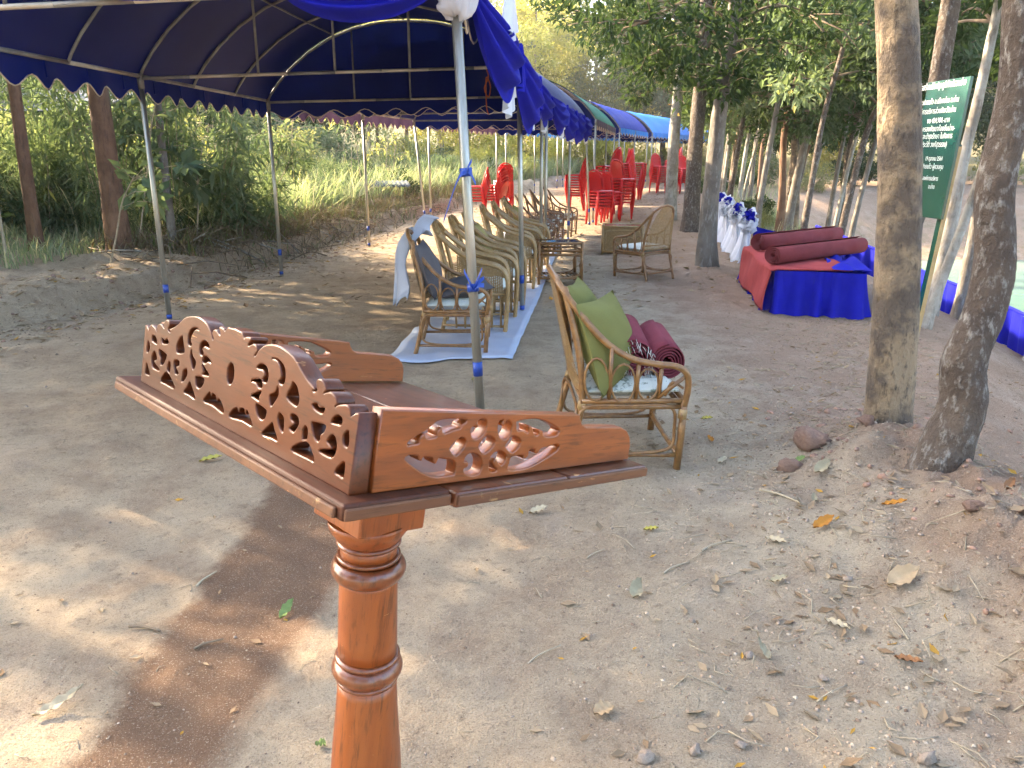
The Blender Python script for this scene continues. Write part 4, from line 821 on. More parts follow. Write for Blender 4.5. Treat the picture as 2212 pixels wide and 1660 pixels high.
# glass-topped rattan table
def glass_table(label, x, y, rz):
    t = thing('side_table', label, 'table', (x, y, gz(x, y)), rz); m = MT['cane']; W, D, H = .54, .46, .53
    for sx in (-1, 1):
        for sy in (-1, 1): MB().tube([(sx * W / 2, sy * D / 2, -.005), (sx * W / 2, sy * D / 2, H)], .020, 8).build('leg', m, t)
    for z in (H, H - .09, H - .135, .10):
        for sy in (-1, 1): MB().tube([(-W / 2, sy * D / 2, z), (W / 2, sy * D / 2, z)], .014 if z != H else .018, 8).build('rail', m, t)
        for sx in (-1, 1): MB().tube([(sx * W / 2, -D / 2, z), (sx * W / 2, D / 2, z)], .014 if z != H else .018, 8).build('rail', m, t)
    for sy in (-1, 1):
        MB().tube([(0, sy * D / 2, H), (0, sy * D / 2, H - .135)], .013, 6).build('strut', m, t)
        MB().tube(smooth_path([(-W / 2 + .03, sy * D / 2, H - .16), (W / 2 - .03, sy * D / 2, H - .16), (W / 2 - .025, sy * D / 2, .27), (W / 2 - .06, sy * D / 2, .125), (-W / 2 + .06, sy * D / 2, .125), (-W / 2 + .025, sy * D / 2, .27)], 5, True), .009, 6, True).build('hoop', m, t)
    for k in range(9): MB().tube([(-W / 2 + .03 + k * (W - .06) / 8, -D / 2, .108), (-W / 2 + .03 + k * (W - .06) / 8, D / 2, .108)], .009, 6).build('shelf_rod', m, t)
    mb = MB(); mb.box((0, 0, H + .004), (W - .045, D - .045, .008)); mb.build('glass_top', MT['glass'], t)
    for k in (-1, 1): MB().tube([(k * W / 6, -D / 2, H - .012), (k * W / 6, D / 2, H - .012)], .009, 6).build('top_bar', MT['beam'], t)
    return t
glass_table('small glass-topped rattan table standing beside the white mat', .58, 9.86, rad(6))
def woven_table(label, x, y, rz):
    t = thing('side_table', label, 'table', (x, y, gz(x, y)), rz); m = MT['cane_tan']; W, D, H = .66, .50, .46
    for sx in (-1, 1):
        for sy in (-1, 1): MB().tube([(sx * W / 2, sy * D / 2, -.005), (sx * W / 2, sy * D / 2, H)], .020, 8).build('leg', m, t)
    for z in (H, .05):
        for sy in (-1, 1): MB().tube([(-W / 2, sy * D / 2, z), (W / 2, sy * D / 2, z)], .021, 8).build('rail', m, t)
        for sx in (-1, 1): MB().tube([(sx * W / 2, -D / 2, z), (sx * W / 2, D / 2, z)], .021, 8).build('rail', m, t)
    for sy in (-1, 1):
        weave(lambda u, v: ((2 * u - 1) * (W / 2 - .02), sy * D / 2, .06 + v * (H - .08)), 34, 22, .009, 'side_weave', 'wicker', t)
        MB().tube(smooth_path([(-W / 2 + .05, sy * D / 2, .07), (-W / 2 + .05, sy * D / 2, H - .14), (-W / 2 + .11, sy * D / 2, H - .07), (W / 2 - .11, sy * D / 2, H - .07), (W / 2 - .05, sy * D / 2, H - .14), (W / 2 - .05, sy * D / 2, .07)], 5), .011, 6).build('hoop', m, t)
    for sx in (-1, 1): weave(lambda u, v: (sx * W / 2, (2 * u - 1) * (D / 2 - .02), .06 + v * (H - .08)), 26, 22, .009, 'side_weave', 'wicker', t)
    mb = MB(); mb.box((0, 0, H + .006), (W - .05, D - .05, .01)); mb.build('glass_top', MT['glass'], t); return t
woven_table('low square woven rattan table with a glass top behind the lone armchair', 1.87, 13.2, rad(-8))
# ------------------------------------------------------------------ red plastic chairs in stacks
def red_parts():
    P = {}
    s = MB()
    def SF(u, v):
        x, y = 2 * u - 1, 2 * v - 1; return (.02 + .20 * x, (.205 - .012 * x * -1) * y, .425 + .012 * x * x + .008 * y * y - (.03 if abs(x) > .98 and x > 0 else 0) - .02 * max(0, abs(y) - .85) / .15)
    s.grid(SF, 10, 10); s.tube([(.215, -.20, .405), (.222, 0, .41), (.215, .20, .405)], .018, 6)
    for y in (-1, 1): s.tube([(-.17, y * .205, .405), (.215, y * .205, .405)], .017, 6)
    P['seat'] = s.mesh('seat', MT['red'])
    b = MB(); 
    def bk(u, z): y = 2 * u - 1; return (-.185 - (z - .43) * .30 - .02 * (1 - y * y), y * .20 * (1 - .35 * max(0, (z - .68) / .22) ** 2), z)
    arch = smooth_path([bk(0, .42), bk(0, .60), bk(0, .74), bk(.08, .82), bk(.28, .875), bk(.5, .885), bk(.72, .875), bk(.92, .82), bk(1, .74), bk(1, .60), bk(1, .42)], 3); b.tube(arch, .018, 6)
    for u in (.2, .4, .6, .8): b.grid(lambda i, v: bk(u + (i - .5) * .155, .43 + v * (.43 - .06 * abs(2 * u - 1))), 1, 6)
    b.grid(lambda i, v: bk(.02 + .96 * i, .76 + v * .085), 8, 2); b.grid(lambda i, v: bk(.02 + .96 * i, .45 + v * .04), 8, 1)
    P['backrest'] = b.mesh('backrest', MT['red'])
    for nm, sx, sy in (('leg', 1, 1), ('leg1', 1, -1), ('leg2', -1, 1), ('leg3', -1, -1)):
        l = MB(); top = Vector((.195 if sx > 0 else -.175, sy * .20, .42)); bot = Vector((.212 if sx > 0 else -.215, sy * .215, 0.0))
        l.tube([bot, top], [.026, .046], 4); l.tube([top + Vector((-.04 * sx, 0, -.01)), top.lerp(bot, .18) + Vector((0, 0, 0))], [.018, .015], 4); P[nm] = l.mesh('leg', MT['red'])
    return P
RP = red_parts()
allp = MB()
def red_chair(label, loc_, rz, group, parts=True):
    t = thing('plastic_chair', label, 'chair', loc_, rz, group)
    for k, me in RP.items(): link_mesh('leg' if k.startswith('leg') else k, me, t)
    return t
ORD = ['bottom', 'second', 'third', 'fourth', 'fifth', 'sixth', 'seventh', 'eighth', 'ninth', 'tenth', 'eleventh', 'twelfth', 'thirteenth', 'fourteenth']
def stack(where, x, y, rz, n, dz=.070, lean=.012):
    z = gz(x, y); c, s = math.cos(rz), math.sin(rz)
    for k in range(n):
        pos = 'topmost chair' if k == n - 1 else 'bottom chair' if k == 0 else ORD[k] + ' chair up'
        red_chair('red plastic chair, %s of %s' % (pos, where), (x + c * lean * k, y + s * lean * k, z + dz * k), rz + random.Random(k * 7 + int(x * 100)).uniform(-.03, .03), 'red plastic chairs stacked under the tents')
stack('the left stack by the brush', -.90, 20.6, rad(184), 6)
stack('the left group\'s middle stack', -.42, 20.9, rad(150), 6)
stack('the left group\'s rear stack', -.22, 21.9, rad(100), 7)
stack('the front stack of the middle group', 2.05, 18.55, rad(-62), 6)
stack('the tall stack of the middle group', 2.62, 20.9, rad(200), 13)
stack('the short stack right of the front stack', 2.36, 19.3, rad(-70), 5)
stack('the middle group\'s right stack', 2.72, 19.9, rad(-58), 9)
stack('the middle group\'s left rear stack', 1.85, 22.6, rad(170), 9)
stack('the far stack left of the light pole', 3.75, 26.3, rad(190), 12)
stack('the far stack right behind the middle group', 4.1, 26.8, rad(-20), 12)
stack('the left stack between the trunks', 5.55, 30.3, rad(-60), 9)
stack('the rear stack between the trunks', 6.3, 30.9, rad(180), 12)
stack('the right stack between the trunks', 6.45, 30.0, rad(-75), 8)
# ------------------------------------------------------------------ draped low stage with carpets
def skirt(path, ztop, name, mat, par, O, pleats=9, amp=.035, flare=.05, closed=False, seed=0, drop=None, n=None):
    P = [Vector(p) for p in path]; m = len(P); seg = [(P[i + 1] - P[i]).length for i in range(m - 1)]; L = sum(seg); rn = random.Random(seed); n = n or int(L / .022)
    phs = [rn.random() * 6 for _ in range(4)]
    def at(s):
        d = s * L
        for i in range(m - 1):
            if d <= seg[i] or i == m - 2: return P[i].lerp(P[i + 1], min(1, d / seg[i])), (P[i + 1] - P[i]).normalized()
            d -= seg[i]
    def F(s, v):
        p, t = at(s); out = Vector((t.y, -t.x, 0)).normalized(); x = s * L * pleats
        w = (math.sin(x * 2 * math.pi + phs[0] + .8 * math.sin(x * 2.1 + phs[1])) + .4 * math.sin(x * 4.3 + phs[2])) * amp * (.25 + .75 * v) + flare * v * v
        q = p + out * w; zt = ztop(p) if callable(ztop) else ztop; zb = gz(q.x, q.y) + .006 if drop is None else zt - drop
        return Vector((q.x, q.y, zt + (zb - zt) * v)) - O
    mb = MB(); mb.grid(F, n, 8); return mb.build(name, MT[mat], par)
st = thing('draped_stage', 'low stage skirted in pleated royal blue cloth under the red carpets', 'stage', (3.2, 8.8, gz(3.2, 8.8))); O = Vector(st.location)
FLp, FRp, BRp, BLp = Vector((2.64, 7.74, 0)), Vector((3.44, 7.46, 0)), Vector((4.25, 10.3, 0)), Vector((3.08, 10.15, 0))
ztop = .44
def topz(p): return ztop
mb = MB(); cs = [FLp, FRp, BRp, BLp]; mb.poly([Vector((p.x, p.y, topz(p))) - O for p in cs])
mb.poly([Vector((p.x, p.y, gz(p.x, p.y) + .08)) - O for p in reversed(cs)])
for i in range(4):
    a, b = cs[i], cs[(i + 1) % 4]; mb.poly([Vector((b.x, b.y, topz(b))) - O, Vector((a.x, a.y, topz(a))) - O, Vector((a.x, a.y, .08)) - O, Vector((b.x, b.y, .08)) - O])
mb.build('platform', MT['royal'], st)
skirt([BLp, FLp, FRp, BRp], lambda p: topz(p) + .006, 'skirt', 'royal', st, O, 5.6, .050, .05, seed=3)
mb = MB(); mb.grid(lambda u, v: (lambda p: Vector((p.x + .02, p.y, topz(p) + .035 + .03 * math.sin(9 * u + 3) * math.sin(7 * v) + .02 * math.sin(17 * u * v))) - O)(FRp.lerp(BRp, u * .5) + (FLp - FRp) * (v * .42 - .03)), 18, 14); mb.build('loose_cloth', MT['royal'], st)
# carpet over the left side and the top
cp = thing('carpet', 'red carpet hanging over the left side of the blue skirted stage', 'carpet', (2.9, 8.9, gz(2.9, 8.9))); O2 = Vector(cp.location)
def cpF(u, v):
    e = FLp.lerp(BLp, v * .96); nrm = Vector((-.985, .17, 0)); zt = topz(e) + .020; d = u * 1.30
    if d < .52: z = gz(e.x - .12, e.y) + .03 + (zt - gz(e.x, e.y) - .03) * d / .52; p = e + nrm * (.105 - .05 * d / .52 + .012 * math.sin(11 * v + 8 * d))
    else: k = d - .52; p = e + nrm * (.055 - k); z = zt + .012 * math.sin(6 * v) * min(1, k * 4) + (.0 if k > .06 else 0)
    zr = 0
    if .50 < d < .56: z -= .012
    return Vector((p.x, p.y - .03 * (1 - v), z)) - O2
mb = MB(); mb.grid(cpF, 40, 24); co = mb.build('pile', MT['carpet'], cp); solidify(co, .014)
roll('rolled_carpet', 'maroon rolled carpet lying across the back of the stage', 'carpet_back', (2.95, 9.33, .572), (4.42, 10.62, .572), .104, 4, 'rolled carpet')
roll('rolled_carpet', 'maroon rolled carpet with a cardboard core, nearest on the stage', 'carpet_back', (2.68, 7.96, .568), (4.08, 9.10, .568), .100, 4, 'rolled carpet', core='cardboard')
# white swagged rail behind the stage
rl = thing('draped_rail', 'low rail draped with white satin swags and blue and white rosettes', 'drape', (3.5, 12.5, gz(3.5, 12.5))); O = Vector(rl.location)
RA, RB = Vector((3.32, 10.75, .66)), Vector((3.85, 14.9, .84))
for k in range(6):
    p = RA.lerp(RB, k / 5); MB().tube([Vector((p.x + .05, p.y, gz(p.x + .05, p.y) - .02)) - O, p + Vector((.05, 0, 0)) - O], .028, 8).build('post', MT['bark_grey'], rl)
MB().tube([RA - O, RB - O], .025, 8).build('rail', MT['bark_grey'], rl)
for k in range(4):
    p, q = RA.lerp(RB, k / 4) - O, RA.lerp(RB, (k + 1) / 4) - O
    tail(p + Vector((-.03, 0, 0)), (.1, 1, 0), (-1, 0, 0), .55, .66, rl, 'white_cloth', 'white_tail', 30 + k, 5)
skirt([(RA.x, RA.y, 0), (RA.x + .55, RA.y - .35, 0), (RA.x + .95, RA.y - .6, 0)], lambda p: .66 - .25 * (p.x - RA.x), 'end_skirt', 'royal', rl, O, 5, .02, .03, seed=8)
skirt([(RB.x - .04, RB.y, 0), (RA.x - .04, RA.y, 0)], lambda p: RA.z + (RB.z - RA.z) * (p.y - RA.y) / (RB.y - RA.y) + .01, 'white_drape', 'white_cloth', rl, O, 2.6, .060, .10, seed=14, drop=.52)
def rosette(c, r, par):
    for nm, mat, rr, n, z0 in (('white_petals', 'white_cloth', r, 46, 0), ('blue_petals', 'royal', r * .66, 30, .05)):
        mb = MB(); rn = random.Random(int(c.y * 50) + n)
        for i in range(n):
            d = Vector((-abs(rn.gauss(0, .8)) - .2, rn.gauss(0, 1) - .35, rn.gauss(0, .8) + (.45 if nm[0] == 'b' else -.1))).normalized(); p = c + d * rr * rn.uniform(.55, 1) + Vector((-z0 * .6, -z0, z0 * 1.2))
            U = d.orthogonal().normalized(); W = d.cross(U); a = rn.random() * 6; U, W = U * math.cos(a) + W * math.sin(a), W * math.cos(a) - U * math.sin(a); s = rr * .34
            mb.grid(lambda u, v: p + U * s * (2 * u - 1) + W * s * (2 * v - 1) + d * s * (.8 * ((2 * u - 1) ** 2) + .3 * math.sin(5 * v)), 4, 3)
        mb.build(nm, MT[mat], par)
for k in range(4):
    p = RA.lerp(RB, k / 4) - O + Vector((-.03, -.03, .06)); rosette(p, .15, rl)
# blue skirting down the slope towards the pond
sk = thing('blue_skirting', 'pleated royal blue cloth skirting along the walkway edge above the pond', 'drape', (6.3, 10, gz(6.3, 10))); O = Vector(sk.location)
pth = [(5.2, 13.4, 0), (5.9, 12.4, 0), (6.25, 11.4, 0), (6.15, 10.2, 0), (5.95, 9.0, 0), (5.7, 7.8, 0), (5.5, 6.8, 0)]
skirt(list(reversed(pth)), lambda p: gz(p.x, p.y) + .46, 'cloth', 'royal', sk, O, 4.2, .045, .02, seed=12)
MB().tube([Vector((p[0], p[1], gz(p[0], p[1]) + .46)) - O for p in pth], .02, 6).build('rail', MT['royal'], sk)
for p in pth: MB().tube([Vector((p[0] + .04, p[1], gz(p[0], p[1]) - .05)) - O, Vector((p[0] + .04, p[1], gz(p[0], p[1]) + .45)) - O], .02, 6).build('post', MT['bark_grey'], sk)
# ------------------------------------------------------------------ green sign board
sg = thing('sign_board', 'leaning green sign board with white Thai lettering on wooden posts', 'sign', (3.66, 6.78, gz(3.66, 6.78) - .02)); O = Vector(sg.location)
sB, sT = Vector((3.69, 6.75, 1.01)), Vector((3.765, 6.75, 2.16)); sU = (sT - sB).normalized(); sW = Vector((-.06, 1, .015)).normalized(); sNn = sW.cross(sU).normalized()
if sNn.x > 0: sNn = -sNn
BW = .60; BH = (sT - sB).length
Rb = Matrix((sW, sNn, sU)).transposed()
mb = MB(); mb.box((sB + sT) / 2 + sW * (BW / 2) - O, (BW, .022, BH), Rb); bevel(mb.build('board', MT['sign_green'], sg), .003)
mb = MB(); mb.box((sB + sT) / 2 - sW * .006 - O, (.010, .026, BH), Rb); mb.build('edge_strip', MT['sign_green'], sg)
for off, leanx in ((.045, 0), (BW - .05, .0)):
    topp = sB + sU * .62 + sW * off - sNn * .036; bx = 3.655 - .02 * off; by = 6.79 + off * 1.35; mbp = MB(); b = Vector((bx, by, gz(bx, by) - .1))
    d = (topp - b); yv = (sW - d.normalized() * sW.dot(d.normalized())).normalized(); xv = yv.cross(d.normalized()); R2 = Matrix((yv, xv, d.normalized())).transposed()
    mbp.box((topp + b) / 2 - O, (.065, .035, d.length), R2); bevel(mbp.build('post', MT['sign_green'], sg), .003)
    if off < .1:
        m3 = MB(); m3.box((topp + b) / 2 - yv * .0355 - O, (.006, .034, d.length * .98), R2); m3.build('post_edge', MT['sign_wood'], sg)
LINES = [(.945, .065, 0, 'โครงการก่อสร้างปรับปรุงภูมิทัศน์รอบอ่าง'), (.835, .055, .15, 'ม. 3 ต.ฝายแก้ว อ.เมืองน่าน จ.น่าน'), (.765, .055, .19, 'จาก องค์การบริหารส่วนจังหวัดน่าน'), (.695, .055, .36, 'งบ 424,900.-บาท'),
         (.635, .055, .07, 'โดย กรมการปกครองพัฒนาท้องถิ่นน่าน-'), (.580, .055, .11, 'งานก่อสร้างและบำรุงรักษา ในกิจการ'), (.520, .055, .27, 'ประวัติ วงศ์สุวรรณ)'), (.420, .045, .33, '19 ตุลาคม 2564'), (.360, .050, .22, 'กำนันตำบลฝายแก้ว ผู้ควบคุม'), (.275, .045, .34, 'องค์การบริหาร'), (.215, .045, .42, 'จ.น่าน')]
bpy.context.view_layer.update()
for k, (fz, sz, right, txt) in enumerate(LINES):
    cu = bpy.data.curves.new('lettering', 'FONT'); cu.body = txt; cu.size = sz * 1.15; cu.align_x = 'RIGHT'; cu.extrude = .0006; cu.resolution_u = 2
    to = bpy.data.objects.new('lettering', cu); COL.objects.link(to); bpy.context.view_layer.update()
    me = bpy.data.meshes.new_from_object(to.evaluated_get(bpy.context.evaluated_depsgraph_get())); bpy.data.objects.remove(to); bpy.data.curves.remove(cu)
    if len(me.vertices) == 0: continue
    V = np.empty(len(me.vertices) * 3); me.vertices.foreach_get('co', V); V = V.reshape(-1, 3)
    if k == 0: V[:, 0] *= .92
    org = sB + sU * (fz * BH) + sW * (.035 + right * BW * .55) + sNn * .0125 - O
    ax = Vector(sW) * -1
    W3 = np.array(org)[None] + V[:, :1] * .78 * np.array(ax)[None] + V[:, 1:2] * np.array(sU)[None] + V[:, 2:3] * np.array(sNn)[None]
    me.vertices.foreach_set('co', W3.astype(np.float32).ravel()); me.materials.clear(); me.materials.append(MT['letter']); me.update(); link_mesh('lettering', me, sg)
# ------------------------------------------------------------------ trees on the right
rg = np.random.default_rng(7)
def cl(n, c, r, s, cr=(.35, .6), hollow=.2):
    P = blob_cloud(n, c, r, s, hollow); q = np.random.default_rng(s + 1).uniform(cr[0], cr[1], n); return np.concatenate([P, q[:, None]], 1)
tree('roadside_tree', 'stout tan trunk with flaking bark and dark patches, in front of the green sign', (1.96, 3.80), [(0, 0, -.1), (-.04, 0, .5), (-.09, 0, 1.1), (-.17, 0, 1.7), (-.26, .02, 2.3), (-.3, .1, 3.4), (-.1, .3, 5.2)], .110, .075, 'bark_tan', cl(16, (0, .5, 5.4), (2.0, 2.0, 1.2), 3), 130, .16, seed=3, sides=28, flare=.12)
tree('roadside_tree', 'rough dark leaning trunk spotted with pale lichen, rightmost near tree', (1.90, 3.13), [(-.08, 0, -.1), (-.02, 0, .12), (.02, 0, .32), (.0, 0, .50), (.04, 0, .70), (.05, 0, .92), (.02, .02, 1.2), (.04, .02, 1.6), (.0, .05, 2.2), (.1, .1, 3.4), (.3, .3, 5)], .092, .055, 'bark_dark', cl(14, (.6, .4, 5.2), (2.0, 2.0, 1.2), 5), 130, .16, seed=9, sides=24, flare=.55)
t3c = [(-1.3, -.6, 3.1, .5), (-.9, -.3, 3.35, .55), (-.5, -.8, 2.95, .42), (-.2, -.2, 3.5, .5), (.3, -.5, 2.85, .45), (.2, .2, 2.6, .35), (-1.7, -.2, 3.5, .5), (.6, -.3, 3.4, .5), (1.0, .2, 3.0, .5), (-.5, .3, 2.75, .35), (1.5, .3, 3.3, .55), (-.9, .4, 2.9, .35), (.05, -.3, 2.45, .3)]
t3c += [tuple(r) for r in cl(14, (-.1, 0, 5.2), (2.0, 2.0, 1.2), 31)]
tree('roadside_tree', 'grey barked tree with roots standing beside the lone armchair', (2.80, 11.1), [(0, 0, -.05), (-.02, 0, .5), (0, 0, 1.3), (.03, 0, 2.2), (.12, 0, 3.2), (.2, .1, 5)], .135, .075, 'bark_grey', t3c, 150, .15, seed=12, sides=20, flare=.45)
t4c = [(-1.0, -.4, 3.2, .5), (-.4, -.2, 3.5, .55), (.2, -.4, 3.1, .5), (.6, .0, 3.6, .6), (-1.6, -.2, 3.7, .55), (-.6, .3, 4.2, .6), (.3, .3, 4.3, .6), (1.2, -.2, 3.3, .5), (-2.1, 0, 4.1, .5), (-1.2, .2, 4.4, .5)] + [tuple(r) for r in cl(12, (0, .2, 5.6), (2.2, 2.2, 1.2), 33)]
tree('roadside_tree', 'dark straight trunk just behind the grey tree with roots', (3.80, 16.7), [(0, 0, -.05), (.0, 0, 1.3), (.02, 0, 2.6), (.05, 0, 4), (0, 0, 6)], .17, .11, 'bark_dark', t4c, 150, .17, seed=14, flare=.2)
t5c = [(-1.2, 0, 3.6, .5), (-.6, -.2, 4.0, .6), (0, 0, 3.4, .5), (.5, .2, 4.0, .6), (-2.0, 0, 4.3, .55), (-2.6, .2, 4.8, .5), (-1.4, .2, 4.8, .6), (-.3, 0, 4.9, .6), (-3.2, 0, 5.2, .5), (-.9, .1, 3.0, .35)] + [tuple(r) for r in cl(12, (-.5, .2, 6.3), (2.6, 2.2, 1.2), 35)]
tree('roadside_tree', 'mottled pale trunk between the stacked chairs and the dark trunk', (3.95, 19.6), [(0, 0, -.05), (-.02, 0, 1.2), (0, 0, 2.4), (.03, 0, 3.6), (0, 0, 6)], .155, .10, 'bark_pale', t5c, 150, .19, seed=15, flare=.12)
# slender trees along the pond edge
SL = [(4.75, 15.2, .07, .25, 'bark_grey', 'grey'), (5.45, 16.0, .085, .10, 'bark_brown', 'brown'), (5.85, 16.6, .10, .35, 'bark_grey', 'forked grey'), (6.20, 17.2, .09, -.2, 'bark_tan', 'tan'), (6.95, 17.0, .055, .75, 'bark_pale', 'thin pale leaning'),
      (6.8, 19.5, .10, .2, 'bark_dark', 'dark'), (7.3, 21.0, .09, .9, 'bark_brown', 'brown strongly leaning'), (8.1, 20.2, .07, .5, 'bark_grey', 'grey leaning'), (5.3, 19.5, .06, .5, 'bark_tan', 'tan leaning'), (5.7, 21.5, .06, .3, 'bark_pale', 'pale'),
      (6.2, 23.5, .08, .25, 'bark_grey', 'grey'), (6.9, 25.0, .07, .5, 'bark_tan', 'tan'), (7.6, 26.5, .08, .4, 'bark_pale', 'pale'), (8.4, 28.0, .09, .3, 'bark_grey', 'grey'), (9.3, 30.0, .09, .3, 'bark_brown', 'brown'), (6.55, 22.4, .05, .45, 'bark_pale', 'thin pale'),
      (5.05, 13.6, .06, .45, 'bark_dark', 'dark leaning'), (6.1, 14.6, .075, .7, 'bark_dark', 'dark slanting'), (7.6, 18.3, .07, .35, 'bark_dark', 'dark'), (8.6, 23.2, .08, .6, 'bark_grey', 'grey slanting'), (6.75, 15.6, .06, .5, 'bark_grey', 'grey slanting'), (7.9, 16.4, .055, .9, 'bark_dark', 'thin dark'), (9.2, 25.8, .08, .4, 'bark_dark', 'dark'), (5.0, 18.2, .065, .2, 'bark_dark', 'dark')]
WHERE = ['rising behind the white swagged rail', 'second of the pond edge trees from the rail', 'above the rolled carpets', 'above the stage beside the forked grey tree', 'slanting over the pond bank left of the tan trunk', 'behind the brown trunk by the bank', 'arching over the pond bank', 'on the pond bank left of the sign', 'far back right of the dark roadside trunk', 'far back beside the tan leaning one', 'deep in the thicket by the pond', 'deep in the thicket, farther along the bank', 'far along the bank among the thicket', 'far along the pond edge near the light blue tent', 'at the far end of the pond edge', 'in the thicket left of the bank', 'right behind the rosettes', 'over the far end of the stage', 'on the bank behind the brown trunk', 'halfway along the pond bank', 'on the bank beyond the stage', 'low on the pond bank by the tan trunk', 'far along the pond bank', 'behind the grey roadside tree']
for i, (x, y, r, ln, bk_, col) in enumerate(SL):
    z = gz(x, y); h = 5.6 - z; rn = random.Random(i)
    P = [(0, 0, -.08), (ln * .12, 0, h * .15), (ln * .5 + rn.uniform(-.1, .1), .1, h * .4), (ln * 1.0 + rn.uniform(-.15, .15), .1, h * .65), (ln * 1.5, .2, h)]
    lo = 2.3 - z + (.5 if i > 8 else 0)
    C = [(ln * 1.0 + rn.uniform(-1.3, 1.3), rn.uniform(-1, 1), rn.uniform(lo, h + .8), rn.uniform(.4, .62)) for _ in range(26)]
    tree('slender_tree', '%s slender tree %s' % (col, WHERE[i]), (x, y), P, r, r * .5, bk_, C, 150, .15 if i < 9 else .17, 'lf_dark' if i % 4 else 'lf_mid', 'slender trees along the pond edge', 40 + i, sides=10, flare=.1)
# trunks right of the big tan tree
for i, (x, y, r, P, bk_, lb) in enumerate([
    (3.98, 7.3, .048, [(0, 0, -.1), (.10, 0, .5), (.24, 0, 1.1), (.36, 0, 1.8), (.48, .1, 2.6), (.7, .2, 4.6)], 'bark_pale', 'pale smooth trunk leaning right just behind the green sign'),
    (5.62, 8.05, .12, [(0, 0, -.1), (.16, 0, .8), (.42, 0, 1.8), (.76, 0, 3.0), (1.1, .1, 5)], 'bark_pale', 'pale mottled trunk at the right edge beside the blue skirting'),
    (4.90, 8.9, .075, [(0, 0, -.1), (.08, 0, .9), (.12, 0, 1.8), (.2, 0, 2.8), (.4, .1, 5.4)], 'bark_pale', 'pale trunk between the sign and the lichen-spotted tree'),
    (5.80, 9.9, .075, [(0, 0, -.1), (.05, 0, .9), (.08, 0, 1.8), (.16, 0, 2.8), (.4, .1, 5.4)], 'bark_grey', 'grey trunk rising behind the top of the green sign'),
    (4.05, 7.95, .14, [(0, 0, -.1), (-.02, 0, .4), (.0, 0, .9), (.05, 0, 1.5), (.1, 0, 4.6)], 'bark_dark', 'dark trunk at the right end of the blue skirted stage')]):
    C = [(rg.uniform(-.9, 1.5), rg.uniform(-1, 1), 4.6 + rg.uniform(-.8, 1.6), rg.uniform(.4, .6)) for _ in range(10)] + [(rg.uniform(-.3, .9), rg.uniform(-.6, 1.2), rg.uniform(2.7, 3.6), .28) for _ in range(4 if i in (1, 2) else 0)]
    tree('slender_tree', lb, (x, y), P, r, r * .55, bk_, C, 110, .15, 'lf_dark', 'slender trees along the pond edge', 70 + i, sides=14, flare=.15)
# ------------------------------------------------------------------ trees on the left behind the tent
def left_tree(lb, base, r, bark_, h, seed, C, n=170, mat='lf_mid', ls=.17, lean=.1):
    return tree('brush_tree', lb, base, [(0, 0, -.1), (lean * .2, 0, h * .25), (lean * .5, .05, h * .5), (lean, .1, h)], r, r * .6, bark_, C, n, ls, mat, None, seed, sides=16, flare=.12)
left_tree('brown straight trunk at the far left behind the tent', (-6.42, 10.5), .085, 'bark_brown', 7, 101, cl(26, (0, 0, 5.2), (3.0, 3.0, 2.2), 101, (.5, .8)), lean=.2)
left_tree('thick brown trunk just left of the first left tent pole', (-5.50, 10.9), .150, 'bark_brown', 8, 102, cl(30, (0, 0, 5.6), (3.4, 3.2, 2.4), 102, (.5, .8)), lean=.0)
left_tree('slim ringed grey trunk between the left tent poles', (-4.92, 11.3), .058, 'bark_grey', 6, 103, cl(20, (0, 0, 4.8), (2.2, 2.6, 1.7), 103, (.45, .7)), lean=.05)
for i, (x, y, h) in enumerate([(-8.6, 8.6, 7), (-9.5, 10.6, 7), (-7.8, 9.9, 6.5), (-10.8, 9.0, 5.2), (-10.2, 13.0, 7), (-9.4, 6.6, 11.0), (-9.4, 8.4, 5.0), (-12.5, 11.8, 8), (-7.1, 6.0, 7.9)]):  # unseen trees, placed and shaped to shade and dapple the foreground
    left_tree('unseen leafy tree added for shade in the left brush, ' + ['behind the first pole line', 'beyond the bamboo', 'nearest the tent', 'low crowned one', 'farthest one', 'high crowned one', 'low round one', 'behind the others', 'closest to the camera'][i], (x, y), .12, 'bark_brown', h, 110 + i, cl(24, (0, 0, h * .68), (2.4, 2.4, h * .24), 110 + i, (.5, .8)), 150 if i < 8 else 240)["group"] = 'leafy trees added for shade left of the tents'
def zone(x, y):
    if x > 3 and y < 40: return ' on the pond bank ' + ('behind the skirted stage' if y < 22 else 'at the far side of the water' if x > 10 else 'near the far tents')
    d = float(np.interp(y, BANK_Y, BANK_X)) - x; row = ' at the brush front ' if d < 2.4 else ' amid the brush ' if d < 4.6 else ' deep in the brush '
    at = 'left of the nearest tent' if y < 12 else 'left of the second tent' if y < 18.5 else 'left of the green tent' if y < 26 else 'left of the deep blue tent' if y < 34 else 'behind the far light blue tents'
    return row + at
def zone_bg(x, y):
    if y < 0: return ' added for shade behind the camera'
    if x > 11 and y < 50: return ' beyond the pond'
    if x < -7 and y < 50: return ' left of the tents beyond the grass'
    return ', ' + ('front row' if y < 57 else 'second row' if y < 66 else 'third row' if y < 76 else 'rear row') + (' far left' if x < -14 else ' left of centre' if x < -2 else ' above the tents' if x < 10 else ' right behind the trunks' if x < 24 else ' far right')
